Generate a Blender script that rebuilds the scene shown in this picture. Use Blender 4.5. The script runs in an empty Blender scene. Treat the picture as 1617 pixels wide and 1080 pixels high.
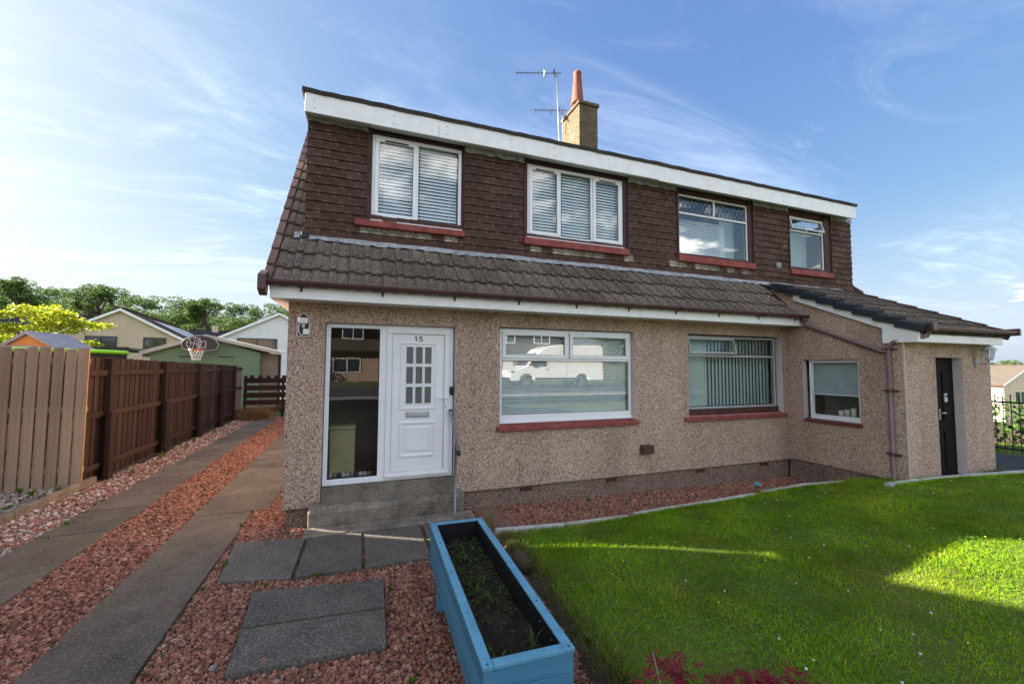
import bpy, math, random
import numpy as np
from mathutils import Matrix, Vector, Euler
R = math.radians
random.seed(7); rng = np.random.default_rng(11)
sc = bpy.context.scene
COL = sc.collection

# ------------------------------------------------------------------ camera
CAM = Vector((0.8154, -5.9210, 1.9980))
cam_d = bpy.data.cameras.new('camera'); cam = bpy.data.objects.new('camera', cam_d); COL.objects.link(cam)
cam_d.sensor_width = 36.0; cam_d.lens = 14.755; cam_d.clip_end = 9000; cam_d.clip_start = 0.05
_r = Vector((0.93754002, -0.34784293, 0.00490034)); _u = Vector((-0.02479764, -0.05277317, 0.99829859)); _f = Vector((0.3469925, 0.93606639, 0.05810264))
cam.matrix_world = Matrix(((_r.x, _u.x, -_f.x, CAM.x), (_r.y, _u.y, -_f.y, CAM.y), (_r.z, _u.z, -_f.z, CAM.z), (0, 0, 0, 1)))
sc.camera = cam

# ------------------------------------------------------------------ sky, sun, exposure
SUN_EL, SUN_AZ = 25.0, -60.0          # azimuth clockwise from +Y
world = bpy.data.worlds.new('World'); sc.world = world; world.use_nodes = True
wn = world.node_tree; wn.nodes.clear()
def WN(t, **k):
    n = wn.nodes.new(t)
    for a, b in k.items(): setattr(n, a, b)
    return n
def wl(a, b): wn.links.new(a, b)
def wmath(op, a, b=None, clamp=False):
    n = WN('ShaderNodeMath', operation=op, use_clamp=clamp)
    for i, v in enumerate((a, b)):
        if v is None: continue
        if isinstance(v, (int, float)): n.inputs[i].default_value = v
        else: wl(v, n.inputs[i])
    return n.outputs[0]
sky = WN('ShaderNodeTexSky', sky_type='NISHITA', sun_disc=False, sun_elevation=R(SUN_EL), sun_rotation=R(SUN_AZ),
         altitude=100, air_density=1.0, dust_density=2.2, ozone_density=3.0)
tc = WN('ShaderNodeTexCoord'); sep = WN('ShaderNodeSeparateXYZ'); wl(tc.outputs['Generated'], sep.inputs[0])
zc = wmath('MAXIMUM', sep.outputs[2], 0.02)
px = wmath('DIVIDE', sep.outputs[0], wmath('ADD', zc, 0.12)); py = wmath('DIVIDE', sep.outputs[1], wmath('ADD', zc, 0.12))
comb = WN('ShaderNodeCombineXYZ'); wl(px, comb.inputs[0]); wl(py, comb.inputs[1])
def wnoise(scale, detail, rough, rot, sx, sy, off, dist=0.0):
    mp = WN('ShaderNodeMapping'); mp.inputs['Rotation'].default_value = (0, 0, R(rot)); mp.inputs['Scale'].default_value = (sx, sy, 1); mp.inputs['Location'].default_value = off
    wl(comb.outputs[0], mp.inputs[0])
    n = WN('ShaderNodeTexNoise'); n.inputs['Scale'].default_value = scale; n.inputs['Detail'].default_value = detail
    n.inputs['Roughness'].default_value = rough; n.inputs['Distortion'].default_value = dist
    wl(mp.outputs[0], n.inputs['Vector']); return n.outputs[0]
def wramp(v, a, b):
    n = WN('ShaderNodeMapRange', interpolation_type='SMOOTHSTEP'); wl(v, n.inputs[0])
    n.inputs[1].default_value = a; n.inputs[2].default_value = b; return n.outputs[0]
warp = wnoise(0.9, 3, 0.5, 0, 1, 1, (2.0, 4.0, 0))
CIR_OFF, CUM_OFF = (1.9, 9.4, 0), (9.1, 7.7, 0)
cir1 = wramp(wnoise(1.0, 9, 0.66, 50, 0.55, 1.5, CIR_OFF, 1.5), 0.46, 0.82)
cir2 = wramp(wnoise(2.3, 8, 0.68, 62, 0.50, 1.5, (8.2, 0.4, 0), 1.2), 0.50, 0.85)
cirm = wramp(wnoise(0.5, 3, 0.5, 0, 1, 1, (7.3, 2.2, 0)), 0.36, 0.62)
cir = wmath('MULTIPLY', wmath('MAXIMUM', cir1, wmath('MULTIPLY', cir2, 0.7)), cirm)
cum = wmath('MULTIPLY', wramp(wnoise(1.9, 10, 0.60, 0, 1, 1, CUM_OFF, 0.3), 0.51, 0.64), wramp(wmath('ADD', wmath('SUBTRACT', wnoise(0.55, 2, 0.5, 0, 1, 1, (CUM_OFF[0]+3, 9.1, 0)), wmath('MULTIPLY', sep.outputs[1], 0.42)), wmath('MULTIPLY', wmath('MAXIMUM', wmath('SUBTRACT', sep.outputs[2], 0.60), 0.0), 0.6)), 0.45, 0.58))
hz = wramp(sep.outputs[2], 0.02, 0.14)
cl = wmath('MULTIPLY', wmath('MAXIMUM', wmath('MULTIPLY', cir, 0.085), wmath('MULTIPLY', cum, 0.8)), hz, True)
hazef = wmath('MULTIPLY', wmath('SUBTRACT', 1.0, wramp(sep.outputs[2], -0.05, 0.34)), 0.5)
SKY_STR = 0.10
# the bright part of the sky is rolled off, evenly over the whole dome, as the photograph's exposure does
def wvec(op, a, b):
    n = WN('ShaderNodeVectorMath', operation=op)
    for i, v in enumerate((a, b)):
        if isinstance(v, tuple): n.inputs[i].default_value = v
        else: wl(v, n.inputs[i])
    return n.outputs[0]
soft = wvec('DIVIDE', wvec('MULTIPLY', sky.outputs[0], (.335, .41, .88)), wvec('ADD', wvec('MULTIPLY', sky.outputs[0], (.17, .20, .58)), (1.0, 1.0, 1.0)))
mixh = WN('ShaderNodeMix', data_type='RGBA'); wl(hazef, mixh.inputs[0]); wl(soft, mixh.inputs[6]); mixh.inputs[7].default_value = (1.22, 1.27, 1.38, 1)
mixc = WN('ShaderNodeMix', data_type='RGBA'); wl(cl, mixc.inputs[0]); wl(mixh.outputs[2], mixc.inputs[6]); mixc.inputs[7].default_value = (10.0, 9.7, 9.2, 1)
bg = WN('ShaderNodeBackground'); bg.inputs[1].default_value = SKY_STR; wl(mixc.outputs[2], bg.inputs[0])
wo = WN('ShaderNodeOutputWorld'); wl(bg.outputs[0], wo.inputs[0])

sun_d = bpy.data.lights.new('sun', 'SUN'); sun = bpy.data.objects.new('sun', sun_d); COL.objects.link(sun)
sun_d.energy = 3.6; sun_d.angle = R(0.53); sun_d.color = (1.0, 0.90, 0.76)
_s = Vector((math.sin(R(SUN_AZ)) * math.cos(R(SUN_EL)), math.cos(R(SUN_AZ)) * math.cos(R(SUN_EL)), math.sin(R(SUN_EL))))
sun.rotation_euler = (-_s).to_track_quat('-Z', 'Y').to_euler(); sun.location = _s * 60

sc.view_settings.view_transform = 'Standard'; sc.view_settings.look = 'None'
sc.view_settings.gamma = 1.0; sc.view_settings.use_curve_mapping = False
sc.view_settings.exposure = 3.05
sc.cycles.use_denoising = True; sc.cycles.denoiser = 'OPENIMAGEDENOISE'
sc.cycles.max_bounces = 8; sc.cycles.transparent_max_bounces = 12; sc.cycles.caustics_reflective = False; sc.cycles.caustics_refractive = False

# ------------------------------------------------------------------ helpers: meshes and objects
class B:
    """collects faces, then becomes one mesh"""
    def __init__(s): s.v = []; s.f = []
    def add(s, vs, fs):
        o = len(s.v); s.v += [tuple(p) for p in vs]; s.f += [tuple(i + o for i in f) for f in fs]; return s
    def box(s, x0, x1, y0, y1, z0, z1):
        return s.add([(x0,y0,z0),(x1,y0,z0),(x1,y1,z0),(x0,y1,z0),(x0,y0,z1),(x1,y0,z1),(x1,y1,z1),(x0,y1,z1)],
                     [(0,3,2,1),(4,5,6,7),(0,1,5,4),(1,2,6,5),(2,3,7,6),(3,0,4,7)])
    def poly(s, pts): return s.add(pts, [tuple(range(len(pts)))])
    def prism(s, pts, vec):
        n = len(pts); vec = Vector(vec); a = [Vector(p) for p in pts]; b = [p + vec for p in a]
        return s.add(a + b, [tuple(reversed(range(n))), tuple(range(n, 2*n))] + [(i, (i+1) % n, n + (i+1) % n, n + i) for i in range(n)])
    def tube(s, path, r, n=8, cap=True):
        P = [Vector(p) for p in path]; rs = r if isinstance(r, (list, tuple)) else [r]*len(P); vs = []; fs = []
        up = None
        for i, p in enumerate(P):
            t = (P[min(i+1, len(P)-1)] - P[max(i-1, 0)]).normalized()
            if up is None: up = Vector((0,0,1)) if abs(t.z) < .9 else Vector((0,1,0))
            a = t.cross(up).normalized(); b = t.cross(a).normalized(); up = -b if b.dot(up) < 0 else b
            b = up; a = t.cross(b).normalized()
            for k in range(n):
                q = 2*math.pi*k/n; vs.append(p + (a*math.cos(q) + b*math.sin(q))*rs[i])
        for i in range(len(P)-1):
            for k in range(n): fs.append((i*n+k, i*n+(k+1) % n, (i+1)*n+(k+1) % n, (i+1)*n+k))
        if cap: fs += [tuple(range(n)), tuple(reversed(range((len(P)-1)*n, len(P)*n)))]
        return s.add(vs, fs)
    def lathe(s, c, prof, n=16):
        vs = []; fs = []
        for r, z in prof:
            for k in range(n):
                q = 2*math.pi*k/n; vs.append((c[0]+r*math.cos(q), c[1]+r*math.sin(q), c[2]+z))
        for i in range(len(prof)-1):
            for k in range(n): fs.append((i*n+k, i*n+(k+1) % n, (i+1)*n+(k+1) % n, (i+1)*n+k))
        fs += [tuple(reversed(range(n))), tuple(range((len(prof)-1)*n, len(prof)*n))]
        return s.add(vs, fs)
    def xf(s, M): s.v = [tuple(M @ Vector(p)) for p in s.v]; return s
    def mesh(s, name, mat, smooth=False):
        me = bpy.data.meshes.new(name); me.from_pydata(s.v, [], s.f)
        if mat: me.materials.append(mat)
        if smooth:
            for p in me.polygons: p.use_smooth = True
        me.update(); return me
    def build(s, name, mat, parent=None, smooth=False, bevel=0, seg=2):
        o = link(name, s.mesh(name, mat, smooth), parent)
        if bevel:
            m = o.modifiers.new('bevel', 'BEVEL'); m.width = bevel; m.segments = seg; m.limit_method = 'ANGLE'; m.angle_limit = R(40)
        return o
WPOS = {}
def link(name, data, parent=None, loc=(0,0,0), rot=None):
    """loc is in world space; parents carry no rotation"""
    o = bpy.data.objects.new(name, data); COL.objects.link(o); loc = Vector(loc)
    if parent is not None: o.parent = parent; o.location = loc - WPOS[parent.name]
    else: o.location = loc
    if rot is not None: o.rotation_euler = rot
    WPOS[o.name] = loc; return o
def tag(o, label, cat, group=None):
    o['label'] = label; o['category'] = cat
    if group: o['group'] = group
    return o
def thing(name, loc, label, cat, group=None):
    return tag(link(name, None, None, loc), label, cat, group)
def structure(o): o['kind'] = 'structure'; return o
def stuff(o, label=None, cat=None):
    o['kind'] = 'stuff'
    if label: o['label'] = label; o['category'] = cat
    return o
def npmesh(name, V, F, mat, smooth=False):
    """V (n,3) floats, F (m,k) ints"""
    me = bpy.data.meshes.new(name); k = F.shape[1]
    me.vertices.add(len(V)); me.vertices.foreach_set('co', V.astype(np.float32).ravel())
    me.loops.add(F.size); me.loops.foreach_set('vertex_index', F.astype(np.int32).ravel())
    me.polygons.add(len(F)); me.polygons.foreach_set('loop_start', np.arange(0, F.size, k, dtype=np.int32))
    me.polygons.foreach_set('use_smooth', np.full(len(F), smooth, dtype=bool))
    me.materials.append(mat); me.update(calc_edges=True); me.validate(); return me

# ------------------------------------------------------------------ helpers: materials
class MT:
    def __init__(s, name, rough=0.8, spec=0.3, metal=0.0):
        s.m = bpy.data.materials.new(name); s.m.use_nodes = True; s.t = s.m.node_tree
        s.b = s.t.nodes['Principled BSDF']; s.b.inputs['Roughness'].default_value = rough
        s.b.inputs['Specular IOR Level'].default_value = spec; s.b.inputs['Metallic'].default_value = metal
        s._p = None
    def n(s, t, **k):
        x = s.t.nodes.new(t)
        for a, b in k.items(): setattr(x, a, b)
        return x
    def l(s, a, b): s.t.links.new(a, b)
    def pos(s):
        if s._p is None: s._p = s.n('ShaderNodeTexCoord').outputs['Object']
        return s._p
    def mapped(s, scale, vec=None):
        m = s.n('ShaderNodeMapping'); m.inputs['Scale'].default_value = scale; s.l(vec or s.pos(), m.inputs[0]); return m.outputs[0]
    def noise(s, scale, detail=4, rough=.55, vec=None, dist=0):
        x = s.n('ShaderNodeTexNoise'); x.inputs['Scale'].default_value = scale; x.inputs['Detail'].default_value = detail
        x.inputs['Roughness'].default_value = rough; x.inputs['Distortion'].default_value = dist
        s.l(vec or s.pos(), x.inputs['Vector']); return x.outputs[0]
    def voro(s, scale, feature='F1', vec=None):
        x = s.n('ShaderNodeTexVoronoi', feature=feature); x.inputs['Scale'].default_value = scale; s.l(vec or s.pos(), x.inputs['Vector']); return x
    def rng(s, v, a, b, c=0.0, d=1.0):
        x = s.n('ShaderNodeMapRange'); s.l(v, x.inputs[0])
        for i, q in enumerate((a, b, c, d)): x.inputs[i+1].default_value = q
        return x.outputs[0]
    def ramp(s, v, stops, const=False):
        x = s.n('ShaderNodeValToRGB'); e = x.color_ramp.elements
        if const: x.color_ramp.interpolation = 'CONSTANT'
        while len(e) < len(stops): e.new(0.5)
        for q, (p, c) in zip(e, stops): q.position = p; q.color = (*c, 1)
        s.l(v, x.inputs[0]); return x.outputs[0]
    def mix(s, f, a, b, mode='MIX'):
        x = s.n('ShaderNodeMix', data_type='RGBA', blend_type=mode)
        for i, v in ((0, f), (6, a), (7, b)):
            if isinstance(v, (int, float)): x.inputs[i].default_value = v
            elif isinstance(v, tuple): x.inputs[i].default_value = (*v, 1)
            else: s.l(v, x.inputs[i])
        return x.outputs[2]
    def math(s, op, a, b=None):
        x = s.n('ShaderNodeMath', operation=op)
        for i, v in enumerate((a, b)):
            if v is None: continue
            if isinstance(v, (int, float)): x.inputs[i].default_value = v
            else: s.l(v, x.inputs[i])
        return x.outputs[0]
    def rand(s):
        a = s.n('ShaderNodeObjectInfo').outputs['Random']; b = s.n('ShaderNodeNewGeometry').outputs['Random Per Island']
        return s.math('FRACT', s.math('ADD', s.math('MULTIPLY', a, 7.31), s.math('MULTIPLY', b, 3.77)))
    def bump(s, h, strength=.3, dist=.01):
        x = s.n('ShaderNodeBump'); x.inputs['Strength'].default_value = strength; x.inputs['Distance'].default_value = dist
        s.l(h, x.inputs['Height']); s.l(x.outputs[0], s.b.inputs['Normal']); return s
    def col(s, c):
        if isinstance(c, tuple): s.b.inputs['Base Color'].default_value = (*c, 1)
        else: s.l(c, s.b.inputs['Base Color'])
        return s
def scale(c, k): return tuple(min(1, x*k) for x in c)
def plain(name, c, rough=.5, spec=.4, var=.12, sc_=6, metal=0, bump=0.0):
    """painted or moulded surface: one colour with faint uneven soiling"""
    m = MT(name, rough, spec, metal); n = m.noise(sc_, 5, .6)
    m.col(m.ramp(n, [(.3, scale(c, 1-var)), (.7, scale(c, 1+var*.5))]))
    if bump: m.bump(m.noise(sc_*14, 3), bump, .004)
    return m.m
def spotted(name, c0, c1, sc_, fine, fc, amt, rough=.9, bump=.4, bd=.006, rnd=.0, moss=None):
    m = MT(name, rough, .2); base = m.ramp(m.noise(sc_, 6, .65), [(.3, c0), (.7, c1)])
    sp = m.rng(m.noise(fine, 3, .7), 1-amt-.12, 1-amt)
    c = m.mix(sp, base, fc)
    if moss: c = m.mix(m.rng(m.noise(sc_*1.7+1, 6, .75), .60, .72, 0, .8), c, moss)
    if rnd: 
        v = m.rng(m.rand(), 0, 1, 1-rnd, 1+rnd); cx = m.n('ShaderNodeCombineXYZ')
        for i in range(3): m.l(v, cx.inputs[i])
        c = m.mix(1.0, c, cx.outputs[0], 'MULTIPLY')
    m.col(c); m.bump(m.noise(fine*.8, 4, .7), bump, bd); return m.m
def woody(name, c0, c1, axis, rough=.8, rnd=.2, grain=60):
    """axis: direction the grain runs along"""
    m = MT(name, rough, .2); s = [grain]*3; s['xyz'.index(axis)] = grain*.04
    n = m.noise(1, 5, .6, m.mapped(tuple(s)), .6); big = m.noise(2.3, 4, .6)
    c = m.mix(.35, m.ramp(n, [(.25, c0), (.75, c1)]), m.ramp(big, [(.3, c0), (.7, c1)]))
    kn = m.voro(1.0, 'F1', m.mapped(tuple(5.5 if q < 10 else 9.0 for q in s))); c = m.mix(m.rng(kn.outputs['Distance'], .10, .05, 0, .6), c, scale(c0, .5))   # knots
    c = m.mix(m.rng(m.noise(9, 6, .7), .66, .74, 0, .35), c, scale(c1, 1.5))   # scuffs
    v = m.rng(m.rand(), 0, 1, 1-rnd, 1+rnd); cx = m.n('ShaderNodeCombineXYZ')
    for i in range(3): m.l(v, cx.inputs[i])
    m.col(m.mix(1.0, c, cx.outputs[0], 'MULTIPLY')); m.bump(n, .35, .003); return m.m
def leafy(name, cols, rough=.55, trans=.35, patch=(.9, .75, 1.2), spec=.12, hue=0.0):
    m = MT(name, rough, spec); c = m.ramp(m.rand(), [(i/(len(cols)-1), q) for i, q in enumerate(cols)])
    big = m.rng(m.noise(patch[0], 5, .65), .3, .7, patch[1], patch[2]); cx = m.n('ShaderNodeCombineXYZ')
    for i in range(3): m.l(big, cx.inputs[i])
    c = m.mix(1.0, c, cx.outputs[0], 'MULTIPLY')
    if hue: c = m.mix(m.rng(m.noise(1.1, 6, .7), .48, .68, 0, hue), c, m.mix(1.0, c, (1.45, 1.0, 1.6), 'MULTIPLY'))   # tired, yellower patches
    m.col(c)
    t = m.n('ShaderNodeBsdfTranslucent'); m.l(c, t.inputs[0]); x = m.n('ShaderNodeMixShader'); x.inputs[0].default_value = trans
    m.l(m.b.outputs[0], x.inputs[1]); m.l(t.outputs[0], x.inputs[2]); m.l(x.outputs[0], m.t.nodes['Material Output'].inputs[0]); return m.m
def roughcast(name, gain=1.0, tint=(1.015,.965,.945), sc_=104):
    m = MT(name, .95, .15); v = m.voro(sc_); sepc = m.n('ShaderNodeSeparateColor'); m.l(v.outputs['Color'], sepc.inputs[0])
    T = lambda c: tuple(a*b*gain for a, b in zip(c, tint))
    c = m.ramp(sepc.outputs[0], [(0, T((.72,.59,.48))), (.22, T((.50,.36,.275))), (.45, T((.32,.21,.16))), (.66, T((.58,.455,.38))), (.80, T((.17,.11,.088))), (.92, T((.76,.68,.61)))], True)
    big = m.mix(.6, m.ramp(m.noise(.8, 6, .65), [(.3, (.72,.70,.69)), (.7, (1.14,1.13,1.12))]), m.ramp(m.noise(1.0, 5, .6, m.mapped((2.2,2.2,.35))), [(.32, (.78,.76,.74)), (.6, (1.08,1.07,1.06))]))
    c = m.mix(1.0, c, big, 'MULTIPLY')
    edge = m.rng(v.outputs['Distance'], 0.15, .75, 1.05, .55); cx = m.n('ShaderNodeCombineXYZ')
    for i in range(3): m.l(edge, cx.inputs[i])
    m.col(m.mix(.75, c, m.mix(1.0, c, cx.outputs[0], 'MULTIPLY'))); m.bump(m.math('SUBTRACT', 1.0, v.outputs['Distance']), .8, .008); return m.m
def glass(name, ior=2.2, tint=(.9,.95,.95), rough=0.0):
    m = MT(name); fr = m.n('ShaderNodeFresnel'); bf = m.n('ShaderNodeNewGeometry').outputs['Backfacing']; m.l(m.rng(bf, 0, 1, ior, 1/ior), fr.inputs[0])   # the same from both sides of the pane
    tr = m.n('ShaderNodeBsdfTransparent'); tr.inputs[0].default_value = (*tint, 1)
    gl = m.n('ShaderNodeBsdfGlossy'); gl.inputs['Roughness'].default_value = rough
    bp = m.n('ShaderNodeBump'); bp.inputs['Strength'].default_value = .02; bp.inputs['Distance'].default_value = .02
    m.l(m.noise(1.6, 2), bp.inputs['Height']); m.l(bp.outputs[0], gl.inputs['Normal'])
    x = m.n('ShaderNodeMixShader'); m.l(fr.outputs[0], x.inputs[0]); m.l(tr.outputs[0], x.inputs[1]); m.l(gl.outputs[0], x.inputs[2])
    m.l(x.outputs[0], m.t.nodes['Material Output'].inputs[0]); return m.m

ROUGH = roughcast('roughcast', 1.12); BASE = roughcast('base_roughcast', .60, (.95,.9,.88))
UPVC = plain('white_upvc', (.80,.81,.83), .35, .5, .05, 3); FASC = plain('white_fascia', (.82,.82,.81), .4, .4, .10, 5)
ALU = plain('grey_aluminium', (.42,.42,.43), .45, .5, .1, 4)
REVEAL = plain('painted_reveal', (.62,.53,.52), .8, .2, .1, 4)
REDP = plain('red_sill_paint', (.27,.072,.062), .75, .2, .35, 7, bump=.3)
BRNP = plain('brown_gutter_plastic', (.085,.035,.035), .4, .5, .2, 3); BRNP2 = plain('faded_brown_pipe', (.20,.13,.135), .5, .4, .15, 4)
BRNB = plain('brown_board', (.075,.035,.03), .7, .3, .3, 5)
LEAD = spotted('lead_flashing', (.16,.165,.175), (.38,.39,.41), 9, 40, (.6,.61,.63), .33, .55, .5)
DARKM = plain('black_plastic', (.012,.012,.013), .5, .4)
FELT = spotted('roofing_felt', (.028,.025,.023), (.06,.052,.046), 8, 60, (.11,.1,.085), .32, .95)
TILE = spotted('concrete_roof_tile', (.055,.042,.033), (.135,.104,.080), 3, 44, (.32,.27,.21), .36, .95, .6, .007, .24, (.06,.055,.03))
VERGE = spotted('brown_verge_tile', (.09,.05,.048), (.16,.095,.09), 4, 50, (.24,.19,.17), .3, .9, .4, .005, .2)
HANG = spotted('brown_hanging_tile', (.050,.0265,.0205), (.108,.058,.0445), 2.5, 34, (.36,.30,.24), .295, .9, .6, .005, .20, (.15,.098,.076))
HANGW = spotted('washed_hanging_tile', (.07,.042,.034), (.22,.185,.145), 7, 30, (.42,.38,.31), .40, .9, .5, .004, .35)
SLATE = plain('dark_ridge_tile', (.020,.026,.036), .6, .4, .2, 5)
CONC = spotted('weathered_concrete', (.085,.070,.053), (.29,.245,.19), 2.8, 40, (.46,.42,.36), .30, .92, 1.0, .014, 0, (.085,.075,.045))
SLAB = spotted('dark_paving_slab', (.068,.058,.048), (.140,.120,.098), 2.6, 70, (.23,.21,.185), .38, .92, 1.0, .010, .10, (.135,.112,.08))
SLABW = spotted('driveway_slab', (.068,.056,.043), (.160,.132,.100), 1.9, 70, (.215,.19,.16), .36, .92, .9, .010, .14, (.105,.092,.052))
KERB = spotted('pale_kerb', (.36,.345,.31), (.62,.60,.55), 5, 45, (.22,.21,.17), .36, .9, .6, .008, 0, (.20,.20,.12))
CHIM = spotted('chimney_roughcast', (.13,.10,.066), (.25,.198,.132), 4, 34, (.06,.047,.032), .43, .95, 1.0, .03, 0, (.13,.115,.045))
TERRA = spotted('terracotta', (.20,.062,.042), (.30,.105,.075), 6, 26, (.38,.24,.19), .30, .85, .4)
GLASS = glass('window_glass', 2.5); GLASSD = glass('door_side_glass', 1.75, (.72,.72,.72)); GLASSL = glass('old_window_glass', 1.55); GLASSU = glass('upper_window_glass', 1.85)
BLIND = plain('white_blind_slat', (.84,.86,.88), .55, .3, .04, 3)
BLINDG = plain('pale_green_vertical_blind', (.44,.52,.49), .8, .2, .06, 3)
INNER = plain('room_wall', (.35,.33,.30), .9, .1)
ROSEB = woody('dark_stained_wood', (.024,.014,.0105), (.057,.0325,.0245), 'z', .85, .35)
POSTW = woody('dark_stained_post', (.016,.009,.0075), (.040,.021,.016), 'z', .85, .2)
LIGHTW = woody('bare_softwood', (.155,.115,.080), (.41,.31,.222), 'z', .85, .20, 30)
BLUEW = woody('blue_painted_wood', (.036,.140,.235), (.088,.265,.40), 'y', .6, .14, 30)
SOIL = spotted('damp_soil', (.012,.009,.007), (.035,.026,.018), 7, 60, (.07,.055,.04), .3, .95, .8, .02, 0, (.04,.045,.012))
ASPH = spotted('asphalt', (.028,.028,.030), (.052,.052,.055), 1.5, 110, (.11,.11,.11), .3, .9, .3)
GRASSB = spotted('grass_ground', (.035,.065,.012), (.075,.12,.022), 3, 60, (.10,.11,.03), .4, .95, .5)
GRAVB = spotted('gravel_bed', (.13,.062,.048), (.22,.105,.08), 9, 45, (.30,.17,.14), .42, .95, .9, .02, 0, (.085,.08,.03))
DIRT = spotted('neighbour_ground', (.05,.055,.035), (.085,.085,.06), 3, 50, (.12,.12,.10), .35, .95, .6, .01, 0, (.06,.085,.02))
# ------------------------------------------------------------------ the house
def grid_wall(b, P, us, vs, holes, depth):
    """P(u, v, d) -> point; leaves holes open and adds their reveals, d = depth behind the face"""
    for i in range(len(us)-1):
        for j in range(len(vs)-1):
            um, vm = (us[i]+us[i+1])/2, (vs[j]+vs[j+1])/2
            if any(h[0] < um < h[1] and h[2] < vm < h[3] for h in holes): continue
            b.poly([P(us[i],vs[j],0), P(us[i+1],vs[j],0), P(us[i+1],vs[j+1],0), P(us[i],vs[j+1],0)])
def reveals(b, P, h, depth):
    u0, u1, v0, v1 = h
    for a, c in (((u0,v0),(u1,v0)), ((u1,v0),(u1,v1)), ((u1,v1),(u0,v1)), ((u0,v1),(u0,v0))):
        b.poly([P(*a,0), P(*a,depth), P(*c,depth), P(*c,0)])
house = thing('semi_detached_house', (5.9, 4, 0), 'brown tile-hung semi-detached house with roughcast walls and white front door', 'house')
HW = 11.75
def PF(y): return lambda u, v, d: (u, y+d, v)
def PX(x): return lambda u, v, d: (x+d, u, v)
DR = 0.22
fh = [(.43,2.15,DR,2.56), (2.82,5.22,1.10,2.59), (6.36,8.70,1.13,2.60)]
b = B(); grid_wall(b, PF(0), [0,.43,2.15,2.82,5.22,6.36,8.70,8.84,HW], [DR,1.10,1.13,2.56,2.59,2.60,2.80], fh, .12)
# sides, back and the underside drip
b.poly([(0,0,DR),(0,8,DR),(0,8,2.8),(0,4,7.2),(0,0,2.8)]); b.poly([(HW,0,DR),(HW,8,DR),(HW,8,2.8),(HW,4,7.2),(HW,0,2.8)]); b.poly([(0,8,DR),(HW,8,DR),(HW,8,2.8),(0,8,2.8)])
for x0, x1 in ((0,.43),(2.15,8.84)): b.poly([(x0,0,DR),(x1,0,DR),(x1,.06,DR),(x0,.06,DR)])
b.poly([(0,0,DR),(.06,0,DR),(.06,8,DR),(0,8,DR)])
wall = b.build('wall', ROUGH, house)
b = B()
for h in fh: reveals(b, PF(0), h, .14)
b.build('reveal', REVEAL, house)
b = B(); b.box(.045,8.84,.045,.2,-.6,DR-.002); b.box(.045,.2,.2,8,-.6,DR-.002); b.box(8.84,HW-.04,.2,.4,-.6,DR-.002); b.box(HW-.2,HW-.04,.4,8,-.6,DR-.002)
b.build('base_course', BASE, house)
b = B(); b.poly([(.1,.25,.2),(HW-.1,.25,.2),(HW-.1,7.9,.2),(.1,7.9,.2)]); b.poly([(.1,.25,2.75),(HW-.1,.25,2.75),(HW-.1,7.9,2.75),(.1,7.9,2.75)])
b.box(.2,HW-.2,3.2,3.3,.25,5.6); b.build('room_partition', INNER, house)
for x in (3.26, 4.77, 6.62, 8.18):
    o = B().box(x-.11,x+.11,.034,.06,.125,.20).build('air_brick', plain('air_brick_red', (.22,.07,.05), .85) if x < 3.5 else bpy.data.materials['air_brick_red'], house)
    for k in range(4): B().box(x-.10+k*.05,x-.065+k*.05,.030,.036,.14,.185).build('vent_slot', DARKM, o)

# extension on the right
EX, EY, ER = 8.84, -1.90, 11.30
def ez(y): return 2.62 + .46*(y+2.1)
eh = (-1.26,-.30,1.02,2.15); dh = (9.67,10.43,DR,2.18)
b = B(); grid_wall(b, PX(EX), [EY,-1.26,-.30,0], [DR+.02,1.02,2.15,2.40], [eh], .1)
b.poly([(EX,EY,2.40),(EX,0,2.40),(EX,.30,2.40),(EX,.30,ez(.3)-.06),(EX,EY,ez(EY)-.06)])
grid_wall(b, PF(EY), [EX,9.67,10.43,ER], [DR+.02,2.18,2.62], [dh], .1)
b.poly([(ER,EY,DR),(ER,0,DR),(ER,0,3.5),(ER,EY,2.6)])
b.poly([(EX,EY,DR+.02),(9.67,EY,DR+.02),(9.67,EY+.06,DR+.02),(EX,EY+.06,DR+.02)]); b.poly([(EX,EY,DR+.02),(EX,0,DR+.02),(EX+.06,0,DR+.02),(EX+.06,EY,DR+.02)])
b.poly([(10.43,EY,DR+.02),(ER,EY,DR+.02),(ER,EY+.06,DR+.02),(10.43,EY+.06,DR+.02)])
ew = b.build('extension_wall', ROUGH, house)
b = B(); b.box(EX-.008,EX+.012,EY-.008,EY+.012,DR+.03,2.40); b.build('corner_bead', plain('corner_bead_paint', (.55,.50,.45), .8), house)
b = B(); reveals(b, PX(EX), eh, .12); reveals(b, PF(EY), (9.67,10.43,DR-.02,2.18), .125); b.build('extension_reveal', REVEAL, house)
b = B(); b.box(EX+.035,9.67,EY+.035,EY+.2,-.5,DR+.018); b.box(9.67,10.43,EY+.18,EY+.2,-.5,.16); b.box(10.43,ER-.03,EY+.035,EY+.2,-.5,DR+.018); b.box(EX+.035,EX+.2,EY+.2,.04,-.5,DR+.018); b.box(ER-.2,ER-.03,EY+.2,.04,-.5,DR+.018); b.build('extension_base', BASE, house)
B().box(9.55,10.52,EY-.22,EY+.30,-.1,.17).build('door_step', CONC, house, bevel=.015)
B().box(10.435,10.455,EY-.012,EY+.02,-.1,DR).build('step_edging', UPVC, house)
d2 = B().box(9.67,10.43,EY+.125,EY+.165,.17,2.18).build('door', plain('black_door_paint', (.010,.008,.009), .6, .08), house)
for z0, z1 in ((.35,.95),(1.1,1.95)):
    for x0 in (9.77,10.09): B().box(x0,x0+.25,EY+.110,EY+.127,z0,z1).build('panel', bpy.data.materials['black_door_paint'], d2, bevel=.01)
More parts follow.
